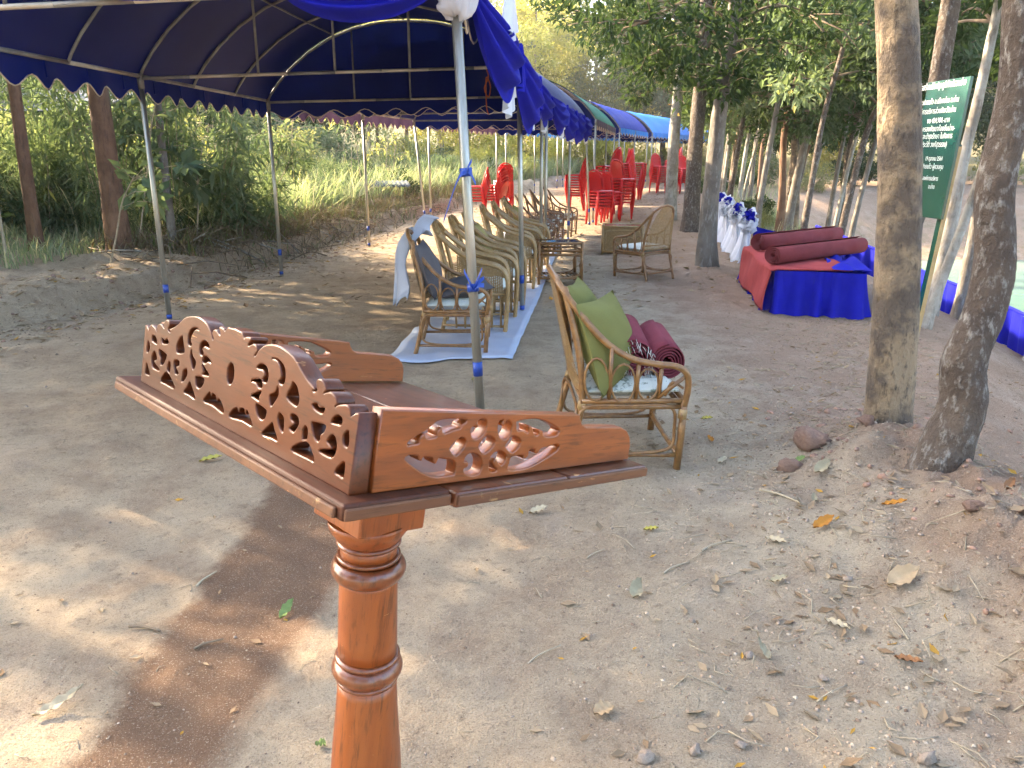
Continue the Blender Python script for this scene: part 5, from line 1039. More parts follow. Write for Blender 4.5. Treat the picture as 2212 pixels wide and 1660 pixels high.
# ------------------------------------------------------------------ background forest (a few crowns shared by many trees)
def bg_proto(seed, mat, h, rx, n, ls):
    t = thing('forest_tree', 'x', 'tree'); rn = random.Random(seed)
    trunk_mb([(0, 0, -.3), (.1, 0, h * .3), (-.1, .1, h * .6), (.1, 0, h * .9)], .16, .06, 8, seed, .2, 3).build('trunk', MT['bark_pale' if seed % 2 else 'bark_tan'], t)
    mb = MB()
    for k in range(9):
        a = rn.random() * 6.28; z = h * rn.uniform(.25, .8); e = Vector((math.cos(a) * rx * .7, math.sin(a) * rx * .7, z + h * .14)); mb.tube(smooth_path([(0, 0, z), (e.x * .5, e.y * .5, z + h * .10), e], 3), [.05, .045, .04, .03, .02, .015, .01][:7], 5)
    mb.build('branches', MT['bark_pale'], t)
    C = blob_cloud(n, (0, 0, h * .58), (rx, rx, h * .42), seed, .25); R = np.random.default_rng(seed).uniform(.09, .16, n) * h * .62
    link_mesh('crown', leaf_mesh('crown', C, R, 130, ls, MT[mat], seed, .5, .3, .2), t); return t
PR = [bg_proto(201, 'lf_sunlit', 11, 3.4, 80, .26), bg_proto(202, 'lf_sunlit', 13, 3.8, 90, .28), bg_proto(203, 'lf_olive', 12, 3.6, 84, .26), bg_proto(204, 'lf_mid', 12, 3.8, 90, .28), bg_proto(205, 'lf_mid', 9, 3.2, 80, .24), bg_proto(206, 'lf_dark', 10, 3.6, 90, .24)]
used = set()
LBL = ['sunlit yellow-green forest tree', 'tall sunlit yellow-green forest tree', 'olive forest tree', 'green forest tree', 'low green forest tree', 'dark green forest tree']
def put_bg(k, x, y, s, rz):
    o = PR[k] if k not in used else copy_tree(PR[k]); used.add(k); o.location = (x, y, gz(x, y)); o.rotation_euler = (0, 0, rz); o.scale = (s, s, s); lb = LBL[k] + zone_bg(x, y); o['label'] = lb; o['group'] = lb; return o
rn = random.Random(21)
for row, (y0, n, x0, x1) in enumerate([(54, 9, -16, 26), (61, 12, -26, 34), (70, 13, -34, 44), (82, 14, -46, 60)]):
    for i in range(n):
        x = x0 + (x1 - x0) * (i + rn.uniform(-.3, .3)) / (n - 1); y = y0 + rn.uniform(-3, 3); k = rn.choice([0, 0, 1, 1, 2, 3] if x > -8 else [2, 3, 3, 4, 0]); put_bg(k, x, y, rn.uniform(.85, 1.2), rn.random() * 6)
for (x, y, k, s) in [(13, 37, 5, .7), (16, 38, 5, .75), (19.5, 38, 5, .75), (23, 38, 5, .8), (27, 38, 5, .8), (31, 37, 5, .9), (11, 35.5, 5, .55), (15, 46, 0, .9), (20, 48, 1, .9), (27, 46, 2, 1), (34, 44, 3, 1), (40, 36, 3, 1.1), (45, 28, 4, 1.1), (48, 20, 3, 1.1), (47, 12, 3, 1.1),
                     (-14, 34, 5, .65), (-19, 31, 5, .7), (-10, 37, 5, .65), (-8, 35, 5, .55), (-12, 40, 5, .7), (-3.5, 41, 0, .6), (-6, 46, 1, .7), (-13, 44, 3, .7), (-22, 38, 3, .7), (-17, 26, 5, .55), (-21, 21, 5, .6), (-25, 29, 5, .65), (-16, 16, 5, .55), (-19, 10, 5, .6), (-27, 14, 3, .6), (-15, 29, 5, .55), (-12, 31, 5, .5), (-20, 25, 5, .6), (-.5, 47, 0, .8), (1.5, 52, 1, .85),
                     (-14, -3, 4, .9), (-8, -9, 3, .9), (9, -8, 4, .9), (0, -17, 3, 1.1), (-13, -12, 3, 1.1)]:  # unseen trees behind the camera, added to cut the light from there
    put_bg(k, x, y, s, rn.random() * 6)
# ------------------------------------------------------------------ shrubs, bamboo, saplings, grass on the left
SH = []
def shrub_proto(seed, mat, n, ls, rx, h, asp=.42, droop=.3):
    t = thing('shrub', 'x', 'shrub'); C = blob_cloud(n, (0, 0, h * .5), (rx, rx, h * .5), seed, .2); mb = MB(); r_ = random.Random(seed)
    for c in C[::2]: mb.tube(smooth_path([(c[0] * .15, c[1] * .15, -.1), (c[0] * .5, c[1] * .5, c[2] * .6), tuple(c)], 3), .008, 4)
    mb.build('stems', MT['twig'], t); link_mesh('foliage', leaf_mesh('foliage', C, np.random.default_rng(seed).uniform(.18, .34, n) * (h ** .5), 110, ls, MT[mat], seed, asp, droop, .2), t); return t
SHP = [shrub_proto(301, 'lf_mid', 26, .11, .8, 1.3), shrub_proto(302, 'lf_bamboo', 24, .20, .8, 1.7, .16, .5), shrub_proto(303, 'lf_olive', 26, .09, .9, 1.2), shrub_proto(304, 'lf_dark', 26, .12, .8, 1.2), shrub_proto(305, 'lf_sunlit', 26, .11, .9, 1.6)]
SLB = ['leafy green shrub', 'bamboo-leaved shrub', 'dusty olive shrub', 'dark green shrub', 'yellow-green sunlit shrub']

su = set()
def put_sh(k, x, y, s, zs=1.0):
    o = SHP[k] if k not in su else copy_tree(SHP[k]); su.add(k); o.location = (x, y, gz(x, y)); o.rotation_euler = (0, 0, rn.random() * 6); o.scale = (s, s, s * zs); lb = SLB[k] + zone(x, y); o['label'] = lb; o['group'] = lb; return o
for y in np.arange(11.5, 46, .95):
    xe = float(np.interp(y, BANK_Y, BANK_X))
    for j in range(3):
        x = xe - 1.3 - j * 1.7 - rn.uniform(0, 1.0)
        if y < 13.4: continue
        put_sh(rn.choice([0, 1, 2, 3] if y < 22 else [0, 2, 3, 2] if y < 33 else [0, 2, 4, 4, 2]), x, y + rn.uniform(-.4, .4), rn.uniform(.6, .95) * (1 if j else .75), rn.uniform(.8, 1.1))
for (x, y, k, s) in [(-7.3, 12.4, 1, .9), (-8.6, 11.6, 1, 1.0), (-5.2, 13.2, 1, .7), (-7.9, 13.2, 0, 1.0), (-8.8, 12.2, 3, 1.0), (-9.6, 9.2, 0, 1.3), (-9.4, 13, 2, 1.2), (-10.6, 11.5, 1, 1.3), (-6.4, 14.0, 1, .9), (-11.5, 9.5, 3, 1.4), (-11.6, 13, 0, 1.5), (-10, 16, 2, 1.6), (-8.5, 18, 0, 1.5), (-12, 18, 3, 1.8), (-9, 21, 2, 1.6), (-11, 24, 0, 1.9), (-7, 24, 2, 1.5), (-6.5, 28, 0, 1.4), (-9, 30, 0, 1.9), (-13, 21, 0, 2), (-5, 33, 2, 1.4), (-2, 38, 4, 1.7), (1, 42, 4, 1.7), (4, 46, 4, 1.8), (8, 53, 4, 1.7), (12, 55, 4, 1.8), (16, 54, 4, 1.7), (20, 50, 4, 1.8), (13, 51.5, 2, 1.5), (7, 58, 4, 2),
                     (9.5, 33, 3, .9), (11, 35, 0, 1), (13, 34.5, 2, 1), (15.5, 36, 3, 1.2), (18, 36.5, 0, 1.2), (22, 36, 2, 1.3), (7.5, 30.5, 2, .8), (7.0, 27.5, 3, .6), (5.6, 17.6, 2, .4), (5.1, 16.4, 2, .35), (6.4, 20.5, 3, .5)]:
    put_sh(k, x, y, s)
def blades(name, n, fx, h, w, mat, seed, curve=.5, label=None, cat=None):
    g = np.random.default_rng(seed); P = fx(g, n); P[:, 2] = ground_z(P[:, 0], P[:, 1]) - .02; a = g.random(n) * 6.283; L = h * g.uniform(.5, 1.2, n); d = np.stack([np.cos(a), np.sin(a), np.zeros(n)], 1); s = np.stack([-np.sin(a), np.cos(a), np.zeros(n)], 1)
    c = curve * g.uniform(.2, 1.3, n); W = w * g.uniform(.6, 1.3, n); vs = []
    for t, ww in ((0, 1), (.5, .8), (.85, .5), (1, 0.05)):
        p = P + d * (c * L * t * t)[:, None] + np.array([0, 0, 1]) * (L * (t - .28 * c * t * t))[:, None]; vs += [p - s * (W * ww / 2)[:, None], p + s * (W * ww / 2)[:, None]]
    V = np.stack(vs, 1).reshape(-1, 3); k = np.arange(n) * 8; F = np.concatenate([np.stack([k + 2 * i, k + 2 * i + 1, k + 2 * i + 3, k + 2 * i + 2], 1) for i in range(3)])
    o = link_mesh(name, np_mesh(name, V, F, MT[mat], True, np.repeat(g.random(n), 8))); tag(o, label, cat, kind='stuff'); return o
def left_field(g, n):
    y = 12.3 + 34 * g.random(n) ** 1.4; xe = np.interp(y, BANK_Y, BANK_X); x = xe - .9 - 13 * g.random(n) ** 1.3; return np.stack([x, y, y * 0], 1)
blades('tall_grass', 40000, left_field, 1.0, .018, 'grass', 1, .9, 'tall pale grass filling the field left of the tents', 'grass')
def left_near(g, n):
    x = g.uniform(-13, -5.6, n); y = g.uniform(8.2, 12, n) + .35 * (-6 - x) * 0; k = (x < np.interp(y, BANK_Y, BANK_X) - 1.6); return np.stack([np.where(k, x, -9 - g.random(n) * 3), y, y * 0], 1)
blades('undergrowth', 7000, left_near, .28, .014, 'grass', 2, .8, 'short green undergrowth below the left trees', 'undergrowth')
def right_bank(g, n):
    y = g.uniform(15, 36, n); x = np.interp(y, EDGE_Y, EDGE_X) + g.uniform(-.6, 2.5, n); return np.stack([x, y, y * 0], 1)
blades('bank_grass', 5000, right_bank, .35, .012, 'grass', 3, .9, 'sparse grass along the pond bank', 'grass')
# bamboo with fanned leaves, two slim saplings, broad-leaved saplings
def bamboo(lb, x, y, seed, n=7, h=2.6, spread=.5):
    r_ = random.Random(seed); t = thing('bamboo', lb, 'bamboo', (x, y, gz(x, y))); C = []
    for i in range(n):
        a = r_.random() * 6.28; b = (.12 * math.cos(a), .12 * math.sin(a)); hh = h * r_.uniform(.7, 1.15); sp = spread * r_.uniform(.4, 1.4)
        P = smooth_path([(b[0], b[1], -.05), (b[0] * 2 + math.cos(a) * sp * .25, b[1] * 2 + math.sin(a) * sp * .25, hh * .5), (b[0] + math.cos(a) * sp, b[1] + math.sin(a) * sp, hh)], 6)
        MB().tube(P, [.010 - .006 * k / 12 for k in range(13)], 6).build('culm', MT['stalk'], t)
        for k in range(3, 13):
            for _ in range(3): C.append(tuple(P[k] + Vector((r_.gauss(0, .14), r_.gauss(0, .14), r_.gauss(0, .08)))))
    link_mesh('leaves', leaf_mesh('leaves', C, np.full(len(C), .13), 9, .24, MT['lf_bamboo'], seed, .13, .75, .1, .12), t); return t
bamboo('green bamboo clump left of the slim ringed trunk', -5.3, 12.4, 1, 8); bamboo('green bamboo clump in front of the thick brown trunk', -6.2, 12.2, 2, 7); bamboo('green bamboo clump right of the slim ringed trunk', -4.75, 12.6, 3, 7, 1.9, .8)
bamboo('green bamboo clump at the far left edge', -8.6, 10.4, 4, 9, 2.8); bamboo('green bamboo clump behind the far left trunk', -7.3, 12.2, 6, 7, 2.6, .7); bamboo('low bamboo clump behind the second left tent pole', -4.4, 13.6, 5, 7, 1.5, .8)
def sapling(lb, x, y, h, lean, seed, leaves=16, ls=.20, mat='lf_mid', r=.016, bare=.5, asp=.5, barkm='stalk'):
    r_ = random.Random(seed); t = thing('sapling', lb, 'sapling', (x, y, gz(x, y)))
    P = smooth_path([(0, 0, -.05), (lean * .3, .02, h * .35), (lean * .6, -.02, h * .7), (lean, 0, h)], 6); MB().tube(P, [r * (1 - .5 * k / 18) for k in range(19)], 7).build('stem', MT[barkm], t)
    C = []; mb = MB()
    for k in range(leaves):
        s = P[int(18 * (bare + (1 - bare) * r_.random()))]; e = s + Vector((r_.gauss(0, .28), r_.gauss(0, .28), r_.uniform(-.05, .25))); mb.tube([s, s.lerp(e, .5) + Vector((0, 0, .04)), e], .004, 4); C.append(tuple(e))
    mb.build('twigs', MT[barkm], t)
    if C: link_mesh('leaves', leaf_mesh('leaves', C, np.full(len(C), .11), 6, ls, MT[mat], seed, asp, .55, .1, .15), t)
    return t
sapling('thin pale pole-like sapling, left of a pair under the tent edge', -6.45, 9.6, 3.2, -.1, 11, 10, .16, 'lf_bamboo', .02, .65, .3); sapling('thin pale pole-like sapling, right of a pair under the tent edge', -6.2, 9.5, 3.2, -.02, 12, 10, .16, 'lf_bamboo', .02, .65, .3)
sapling('bushy broad-leaved sapling beside the far left trunk', -7.0, 9.7, 1.15, .1, 13, 34, .19, 'lf_dark', .012, .15)
sapling('bare branching sapling with drooping leaves by the second pole', -4.75, 11.7, 1.4, .25, 14, 10, .28, 'lf_mid', .014, .5)
sapling('drooping broad-leaved sapling behind the first left tent pole', -4.95, 9.5, 1.05, .45, 15, 9, .22, 'lf_mid', .013, .4)
sapling('slanting sapling with yellow leaves under the valance', -5.3, 11.0, 2.5, .75, 16, 18, .18, 'lf_mid', .012, .55)
sapling('sapling with long hanging leaves at the left picture edge', -6.35, 8.2, 2.2, -.25, 17, 12, .36, 'lf_olive', .014, .5)
r7 = random.Random(77)
for i in range(14):
    y = r7.uniform(13.6, 26); x = float(np.interp(y, BANK_Y, BANK_X)) - r7.uniform(.9, 3.6)
    sapling('thin sapling rising from the scrub, %s along the left of the tents' % (ORD + ['fifteenth'])[i].replace('bottom', 'first'), x, y, r7.uniform(1.8, 3.0), r7.uniform(-.4, .5), 80 + i, 12, .13, ('lf_olive', 'lf_mid', 'lf_sunlit')[i % 3], .010, .35, .4)['group'] = 'thin saplings in the scrub'
# far left shed roof and tin sheets in the grass
sd_ = thing('shed', 'old shed with pale tin roof half hidden behind the left trees', 'shed', (-13.2, 22, gz(-13.2, 22)))
mb = MB(); R = Matrix.Rotation(.25, 3, 'X'); mb.box((0, -.6, 2.2), (6.0, 3.2, .03), R); mb.build('roof', MT['tin'], sd_)
for x in (-2.8, 0, 2.8): MB().tube([(x, -1.8, -.2), (x, -1.8, 1.8)], .06, 6).build('post', MT['bark_brown'], sd_)
for z in (.95, 1.2): mb = MB(); mb.box((0, -1.85, z), (5.8, .03, .12)); mb.build('plank', MT['bark_pale'], sd_)
mb = MB(); mb.box((0, .3, .8), (5.6, .05, 1.8)); mb.build('wall', MT['bark_grey'], sd_)
for i, (x, y, a, lb) in enumerate([(-3.3, 21.4, .3, 'pale tin sheets lying in the tall grass, long ones'), (-4.1, 20.8, -.4, 'small bent tin sheet leaning in the tall grass')]):
    t = thing('tin_sheet', lb, 'tin sheet', (x, y, gz(x, y) + .45), a)
    for k in range(2): m = MB(); m.grid(lambda u, v: ((.55 - .25 * i) * (2 * u - 1), .2 * (2 * v - 1) + .2 * k, .012 * math.sin(u * 60) + .12 * v + .03 * k), 40, 2); solidify(m.build('sheet', MT['tin'], t), .004)
# ------------------------------------------------------------------ litter, stones, dead brush
def litter(name, n, fx, size, mat, seed, label, cat, curl=.35, asp=.45):
    g = np.random.default_rng(seed); P = fx(g, n); P[:, 2] = ground_z(P[:, 0], P[:, 1]) + .004; a = g.random(n) * 6.283; L = size * g.uniform(.35, 1.3, n); W = L * asp * g.uniform(.5, 1.3, n)
    d = np.stack([np.cos(a), np.sin(a), g.normal(0, .12, n)], 1); s = np.stack([-np.sin(a), np.cos(a), g.normal(0, .25, n)], 1); up = np.array([0, 0, 1.])
    c = (curl * g.uniform(0, 1, n) * L)
    vs = [P, P + d * (L * .4)[:, None] + s * (W / 2)[:, None] + up * (c * .35)[:, None], P + d * (L * .45)[:, None] + up * (c * .05)[:, None], P + d * (L * .4)[:, None] - s * (W / 2)[:, None] + up * (c * .35)[:, None], P + d * L[:, None] + up * (c * .6)[:, None]]
    V = np.stack(vs, 1).reshape(-1, 3); k = np.arange(n) * 5; F = np.concatenate([np.stack([k, k + 1, k + 2], 1), np.stack([k, k + 2, k + 3], 1), np.stack([k + 1, k + 4, k + 2], 1), np.stack([k + 2, k + 4, k + 3], 1)])
    return tag(link_mesh(name, np_mesh(name, V, F, MT[mat], False, np.repeat(g.random(n), 5))), label, cat, kind='stuff')
def nearfield(g, n):
    y = 1.2 + 9 * g.random(n) ** 1.3; x = g.uniform(-.72, .72, n) * (y + .6); return np.stack([x, y, y], 1)
def rightside(g, n):
    y = 1.4 + 6.5 * g.random(n) ** 1.2; x = np.interp(y, EDGE_Y, EDGE_X) - .55 + g.normal(0, .55, n); return np.stack([x, y, y], 1)
def bankside(g, n):
    y = 5 + 12 * g.random(n); x = np.interp(y, BANK_Y, BANK_X) + .15 + g.normal(0, .45, n); return np.stack([x, y, y], 1)
def pathfar(g, n):
    y = 8 + 22 * g.random(n); a = np.interp(y, BANK_Y, BANK_X); b = np.interp(y, EDGE_Y, EDGE_X); x = a + (b - a) * g.random(n); return np.stack([x, y, y], 1)
litter('leaf_litter', 360, nearfield, .034, 'dry', 1, 'small dry leaves and bits scattered on the dirt', 'litter')
litter('leaf_litter', 1500, rightside, .052, 'dry', 2, 'dry leaves gathered on the mound along the right edge', 'litter')
litter('leaf_litter', 2200, bankside, .09, 'dry', 3, 'dry leaves gathered along the left bank', 'litter')
litter('leaf_litter', 2600, pathfar, .10, 'dry', 4, 'dry leaves scattered along the far path', 'litter')
def twigs(name, n, fx, L0, r, seed, label, mat='stalk', lift=.3):
    g = random.Random(seed); P = fx(np.random.default_rng(seed), n); mb = MB()
    for x, y, _ in P:
        a = g.random() * 6.28; L = L0 * g.uniform(.3, 1.3); b = g.gauss(0, .25) * L; z = gz(x, y) + r
        p = Vector((x, y, z)); q = p + Vector((math.cos(a) * L, math.sin(a) * L, 0)); q.z = gz(q.x, q.y) + r + L * lift * g.random(); m = (p + q) / 2 + Vector((-math.sin(a) * b, math.cos(a) * b, L * .05)); mb.tube([p, m, q], [r, r * .9, r * .5], 4)
    return tag(mb.build(name, MT[mat]), label, 'twigs', kind='stuff')
twigs('twig_litter', 260, nearfield, .055, .0016, 5, 'short twigs and straws scattered on the dirt', lift=.08); twigs('twig_litter', 520, rightside, .11, .0022, 6, 'dry twigs tangled on the right mound', lift=.15)
twigs('dead_branches', 190, lambda g, n: (lambda y: np.stack([np.interp(y, BANK_Y, BANK_X) - .35 + g.normal(0, .5, n), y, y], 1))(g.uniform(9.5, 22, n)), .8, .009, 7, 'cut dead branches heaped along the left bank', 'twig', .5)
twigs('pale_branches', 26, lambda g, n: (lambda y: np.stack([np.interp(y, BANK_Y, BANK_X) - .5 + g.normal(0, .4, n), y, y], 1))(g.uniform(10.5, 16, n)), .7, .014, 8, 'pale cut branches lying on the left bank', 'bark_pale', .5)
blades('dead_brush', 8000, lambda g, n: (lambda y: np.stack([np.interp(y, BANK_Y, BANK_X) - .75 + g.normal(0, .45, n), y, y], 1))(10.5 + 18 * g.random(n)), .45, .016, 'brush', 9, 1.6, 'cut wilted brush piled along the left bank', 'brush')
def rock_mesh(seed, mat):
    mb = MB(); r_ = random.Random(seed); ph = [r_.random() * 6 for _ in range(6)]
    def F(u, v):
        a = u * 6.2832; b = v * math.pi; d = Vector((math.sin(b) * math.cos(a), math.sin(b) * math.sin(a), math.cos(b))); k = 1 + .22 * math.sin(2.3 * d.x + 3 * d.y + ph[0]) + .16 * math.sin(4.7 * d.y - 3.9 * d.z + ph[1]) + .10 * math.sin(8 * d.x + 6 * d.z + ph[2]); return d * k * .5
    mb.grid(F, 12, 8); return mb.mesh('stone', MT[mat])
RK = [rock_mesh(i, 'stone') for i in range(4)]; CK = [rock_mesh(10 + i, 'clod') for i in range(3)]
STN = [(.34, 1.62, .045, RK[0], 'pale stone, the larger one at the bottom edge right of the pedestal'), (.47, 1.64, .035, RK[1], 'small tan stone at the bottom edge'), (.60, 1.68, .03, RK[2], 'small rounded stone at the bottom edge right of the tan one'), (1.06, 1.63, .05, RK[3], 'stone near the lower right corner'),
       (1.50, 3.62, .17, CK[0], 'large reddish earth clod on the mound before the tan trunk'), (1.33, 3.42, .12, CK[1], 'brown earth clod left of the large reddish one'), (1.80, 3.70, .10, CK[2], 'reddish clod at the foot of the tan trunk'), (1.63, 2.50, .07, CK[1], 'reddish clod on the lower mound'), (1.78, 2.45, .05, CK[2], 'small reddish clod beside the brown curled leaf'), (1.05, 3.05, .03, RK[1], 'pebble by the front chair leg'), (.73, 2.05, .03, RK[0], 'pale pebble in the middle of the foreground'), (.92, 1.95, .028, RK[2], 'tan pebble beside the spiky dry leaves'), (.60, 2.25, .022, RK[3], 'tiny pale pebble left of the crumpled leaf')]
for i, (x, y, s, me, lb) in enumerate(STN):
    o = link_mesh('stone' if me in RK else 'earth_clod', me); o.location = (x, y, gz(x, y) + s * .18); o.scale = (s, s * .8, s * .62); o.rotation_euler = (0, 0, i * 1.3); tag(o, lb, 'stone', 'stones and clods on the ground')
G2 = np.random.default_rng(12)
def rocks(name, P, s, mat, seed, label, cat, nu=7, nv=5):
    """many small irregular lumps as one mesh"""
    g_ = np.random.default_rng(seed); n = len(P); U, W = np.meshgrid(np.arange(nu), np.arange(nv), indexing='ij'); a = U * 2 * np.pi / nu; b = W * np.pi / (nv - 1)
    d = np.stack([np.sin(b) * np.cos(a), np.sin(b) * np.sin(a), np.cos(b)], -1).reshape(-1, 3); m = len(d)
    ph = g_.uniform(0, 6, (n, 1, 3)); k = 1 + .22 * np.sin(2.7 * d[None, :, 0] + ph[..., 0]) + .2 * np.sin(3.3 * d[None, :, 1] + ph[..., 1]) + .15 * np.sin(5 * d[None, :, 2] + ph[..., 2]) + g_.uniform(-.12, .12, (n, m))
    sc_ = s[:, None] * g_.uniform(.6, 1.2, (n, 3)) * np.array([1, 1, .65]); V = d[None] * k[..., None] * sc_[:, None]; t = g_.random(n) * 6.28; c_, s_ = np.cos(t)[:, None], np.sin(t)[:, None]
    X = V[..., 0] * c_ - V[..., 1] * s_; Y_ = V[..., 0] * s_ + V[..., 1] * c_; Pz = ground_z(P[:, 0], P[:, 1]) + s * .12
    V = np.stack([X + P[:, :1], Y_ + P[:, 1:2], V[..., 2] + Pz[:, None]], -1).reshape(-1, 3); base = (np.arange(n) * m)[:, None]
    q = np.array([[u * nv + w, ((u + 1) % nu) * nv + w, ((u + 1) % nu) * nv + w + 1, u * nv + w + 1] for u in range(nu) for w in range(nv - 1)])
    F = (base[:, :, None] + q[None]).reshape(-1, 4)
    return tag(link_mesh(name, np_mesh(name, V, F, MT[mat], True, np.repeat(g_.random(n), m))), label, cat, kind='stuff')
gp = np.concatenate([nearfield(G2, 600), rightside(G2, 800)]); keep = (gp[:, 0] > .2) | (G2.random(len(gp)) < .25); gp = gp[keep]
rocks('gravel', gp, np.abs(G2.normal(0, .0045, len(gp))) + .002, 'stone', 31, 'fine gravel and pebbles over the right side of the dirt', 'gravel', 6, 4)
cb = bankside(G2, 420) - np.array([.2, 0, 0]); rocks('soil_clods', cb, np.abs(G2.normal(0, .016, len(cb))) + .006, 'clod', 32, 'rubbly soil clods on the edge of the left bank', 'soil')
cb = rightside(G2, 700); cb = cb[(cb[:, 0] > 1.45) & (cb[:, 1] < 4.6)]; rocks('soil_clods', cb, np.abs(G2.normal(0, .009, len(cb))) + .004, 'clod', 33, 'rubbly soil clods on the mound by the right trees', 'soil')
def crumbs(name, n, fx, s0, seed, label):
    g_ = np.random.default_rng(seed); P = fx(g_, n); P[:, 2] = ground_z(P[:, 0], P[:, 1]); s = np.clip(np.abs(g_.normal(0, 1, n)) ** 1.3 + .35, 0, 1.5) * s0; k = g_.uniform(.5, 1.2, (n, 5))
    d = np.array([[1, 0, 0], [0, 1, 0], [-1, 0, 0], [0, -1, 0], [0, 0, .6]]); a = g_.random(n) * 6.28; c_, s_ = np.cos(a), np.sin(a)
    D = d[None] * k[..., None] * s[:, None, None]; X = D[..., 0] * c_[:, None] - D[..., 1] * s_[:, None]; Y_ = D[..., 0] * s_[:, None] + D[..., 1] * c_[:, None]
    V = np.stack([X, Y_, D[..., 2]], -1) + P[:, None]; V = V.reshape(-1, 3); b = np.arange(n) * 5; F = np.concatenate([np.stack([b + i, b + (i + 1) % 4, b + 4], 1) for i in range(4)])
    return tag(link_mesh(name, np_mesh(name, V, F, MT['crumb'], False, np.repeat(g_.random(n), 5))), label, 'soil', kind='stuff')
MT['crumb'] = leafmat('soil_crumbs', (.15, .10, .07), (.40, .31, .22), (.44, .36, .27), 0, 1, .95)
crumbs('soil_crumbs', 9000, nearfield, .0035, 21, 'loose soil crumbs and grit over the trodden dirt')
crumbs('soil_crumbs', 8000, rightside, .0065, 22, 'loose soil crumbs over the mound on the right')
crumbs('soil_crumbs', 3000, bankside, .010, 23, 'loose soil crumbs along the left bank')
# single fallen leaves that can be picked out
def leaf_one(seed, L, W, curl, twist, cup, mat):
    mb = MB(); r_ = random.Random(seed)
    def F(u, v):
        w = W * max(.02, math.sin(math.pi * min(1, u ** .8)) ** .8) * (1 + .035 * math.sin(13 * u + seed)); y = (v - .5) * w; return (L * (u - .5), y * math.cos(twist * u) , curl * (u ** 2) + cup * abs(v - .5) * w * 2 + y * math.sin(twist * u) + .004 * math.sin(23 * u + 9 * v))
    mb.grid(F, 14, 6); me = mb.mesh('fallen_leaf', MT[mat]); return me
for k, (a, b) in dict(yl=((.42, .36, .08), (.30, .26, .07)), gr=((.22, .28, .09), (.16, .20, .07)), pl=((.44, .37, .25), (.32, .26, .17)), og=((.44, .20, .035), (.30, .12, .03)), br=((.26, .13, .06), (.18, .09, .045)), sg=((.38, .32, .20), (.26, .21, .13)), tn=((.42, .31, .19), (.30, .21, .12))).items(): MT['fl_' + k] = basic('fallen_leaf_' + k, a, b, 18, .9, spec=.1)
FL = [(-1.545, 3.69, .16, .07, .02, .2, 'yl', 20, 'yellowish leaf lying left of the carved front panel'), (-.77, 2.32, .13, .05, .03, 1.0, 'gr', 75, 'pale green leaf lying on the damp earth stripe'), (-1.27, 1.83, .19, .05, .07, .8, 'pl', 28, 'curled dry leaf raised off the ground at lower left'), (-.50, 1.68, .05, .04, .01, .2, 'gr', -30, 'small green leaf left of the pedestal foot'),
      (.115, 3.10, .12, .06, .03, .5, 'pl', 10, 'pale dry leaf beneath the tray\'s right end'), (.575, 2.90, .09, .035, .01, .2, 'yl', 0, 'narrow yellow leaf in the middle foreground'), (1.22, 2.75, .15, .07, .04, .6, 'og', 25, 'orange curled leaf at the foot of the mound'), (.445, 2.43, .11, .08, .05, 1.2, 'sg', 60, 'crumpled silvery leaf among twigs'), (1.02, 2.70, .13, .055, .02, .3, 'pl', -50, 'pale leaf left of the orange curled leaf'), (1.05, 2.18, .13, .045, .015, .2, 'pl', -55, 'pale narrow leaf lower right'),
      (1.42, 3.28, .16, .08, .05, .9, 'sg', 35, 'silvery crumpled leaf on the mound'), (1.40, 3.50, .10, .05, .02, .3, 'gr', 30, 'fresh green leaf on the mound'), (1.16, 4.35, .10, .05, .01, .3, 'yl', 0, 'yellow leaf right of the near armchair'), (.78, 2.08, .13, .06, .05, 1.4, 'sg', 100, 'spiky silvery leaf cluster low in the foreground'), (.255, 1.80, .09, .075, .01, .1, 'tn', 20, 'round worm-eaten leaf near the bottom centre'), (1.32, 2.32, .17, .11, .06, .8, 'tn', 15, 'large crumpled tan leaf at the lower right'),
      (1.50, 2.78, .13, .04, .03, .5, 'og', -10, 'brown-orange leaf on the mound slope'), (1.06, 3.62, .10, .05, .02, .3, 'pl', 40, 'pale leaf behind the front leg of the near chair'), (1.30, 3.05, .09, .04, .02, .4, 'sg', 70, 'small silvery leaf below the clods'), (1.08, 3.95, .09, .05, .02, .2, 'og', 100, 'small orange leaf behind the near chair'), (.95, 2.45, .10, .04, .02, .3, 'sg', 10, 'grey leaf between the twigs on the right'), (-.25, 5.2, .10, .05, .02, .2, 'yl', 15, 'yellow leaf on the dirt in front of the white mat'), (1.9, 2.72, .12, .05, .03, .4, 'br', 40, 'brown leaf on top of the mound'), (1.18, 1.98, .11, .04, .02, .3, 'br', -40, 'dark curled leaf at the lower right'), (-.40, 4.55, .09, .04, .02, .2, 'pl', 30, 'small pale leaf beyond the lectern tray')]
for i, (x, y, L, W, cu_, tw, m_, rz, lb) in enumerate(FL):
    L, W, cu_ = L * .70, W * .64, cu_ * .8
    o = link_mesh('fallen_leaf', leaf_one(i, L, W, cu_, tw, .25, 'fl_' + m_)); o.location = (x, y, gz(x, y) + .010); o.rotation_euler = (0, 0, rad(rz)); tag(o, lb, 'leaf', 'fallen leaves on the dirt')
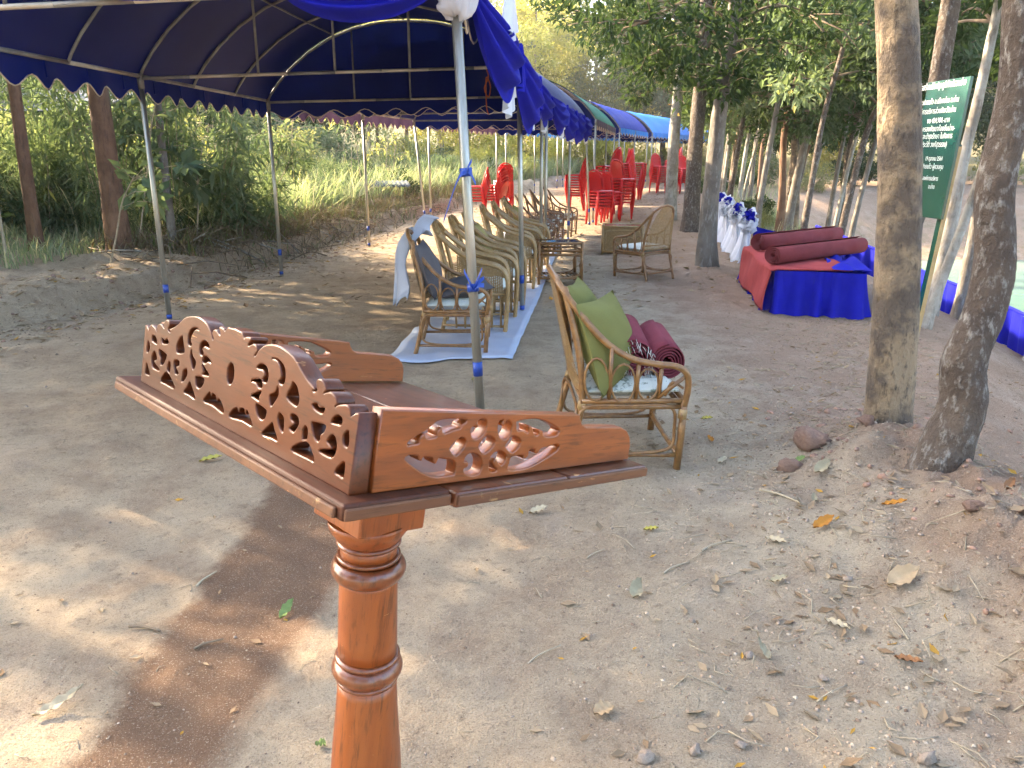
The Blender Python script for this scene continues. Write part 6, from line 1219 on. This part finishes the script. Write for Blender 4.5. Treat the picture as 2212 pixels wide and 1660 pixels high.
for i, (x, y, L, rz, r, lb) in enumerate([(-1.12, 2.52, .11, 70, .005, 'short pale stick at the edge of the damp stripe'), (-.96, 2.12, .09, 30, .005, 'brown stick on the damp stripe'), (-.44, 2.02, .12, 25, .003, 'thin straw left of the pedestal'), (-1.20, 2.20, .12, -15, .006, 'dark bark scrap at the edge of the damp stripe'), (.80, 2.72, .16, 30, .004, 'forked dry twig right of the yellow leaf'), (1.18, 3.10, .22, -50, .006, 'pale stick slanting below the near chair'), (.62, 2.60, .14, 35, .004, 'dry twig behind the crumpled silvery leaf'), (.33, 2.72, .10, 40, .003, 'short white straw in the middle foreground'), (.1, 2.05, .14, 40, .003, 'green-grey straw in the lower middle')]):
    m = MB(); m.tube(smooth_path([(-L / 2, 0, 0), (-L * .1, L * .06, .004), (L / 2, 0, .004)], 4), [r * (1 - .05 * k) for k in range(9)], 6); o = m.build('stick', MT['stalk' if i not in (1, 3) else 'twig']); o.location = (x, y, gz(x, y) + r); o.rotation_euler = (0, 0, rad(rz)); tag(o, lb, 'stick', 'sticks on the dirt')
# shrubs and forest trees that share a label are told apart by their distance
RANK = ['nearest', 'second nearest', 'third nearest', 'fourth nearest', 'fifth nearest', 'sixth nearest', 'seventh nearest', 'eighth nearest', 'ninth nearest', 'tenth nearest', 'eleventh nearest', 'twelfth nearest', 'thirteenth nearest', 'fourteenth nearest', 'fifteenth nearest', 'sixteenth nearest']
byl = {}
for o in SC.objects:
    if o.parent is None and o.name.split('.')[0] in ('shrub', 'forest_tree'): byl.setdefault(o['label'], []).append(o)
for lb, L in byl.items():
    if len(L) < 2: continue
    for k, o in enumerate(sorted(L, key=lambda q: q.location.x ** 2 + q.location.y ** 2)): o['label'] = lb + ', ' + RANK[min(k, 15)]
# ------------------------------------------------------------------ thin warm haze over the whole place
hm = bpy.data.materials.new('haze'); hm.use_nodes = True; hn = hm.node_tree; hn.nodes.clear()
ho = hn.nodes.new('ShaderNodeOutputMaterial'); hv = hn.nodes.new('ShaderNodeVolumePrincipled'); hv.inputs['Color'].default_value = (.95, .95, .92, 1); hv.inputs['Density'].default_value = .0009; hv.inputs['Anisotropy'].default_value = .45
hn.links.new(hv.outputs[0], ho.inputs['Volume'])
hb = MB(); hb.box((0, 150, 14), (760, 640, 38)); hz = hb.build('haze', hm); tag(hz, 'thin pale haze in the air', 'haze', kind='stuff')
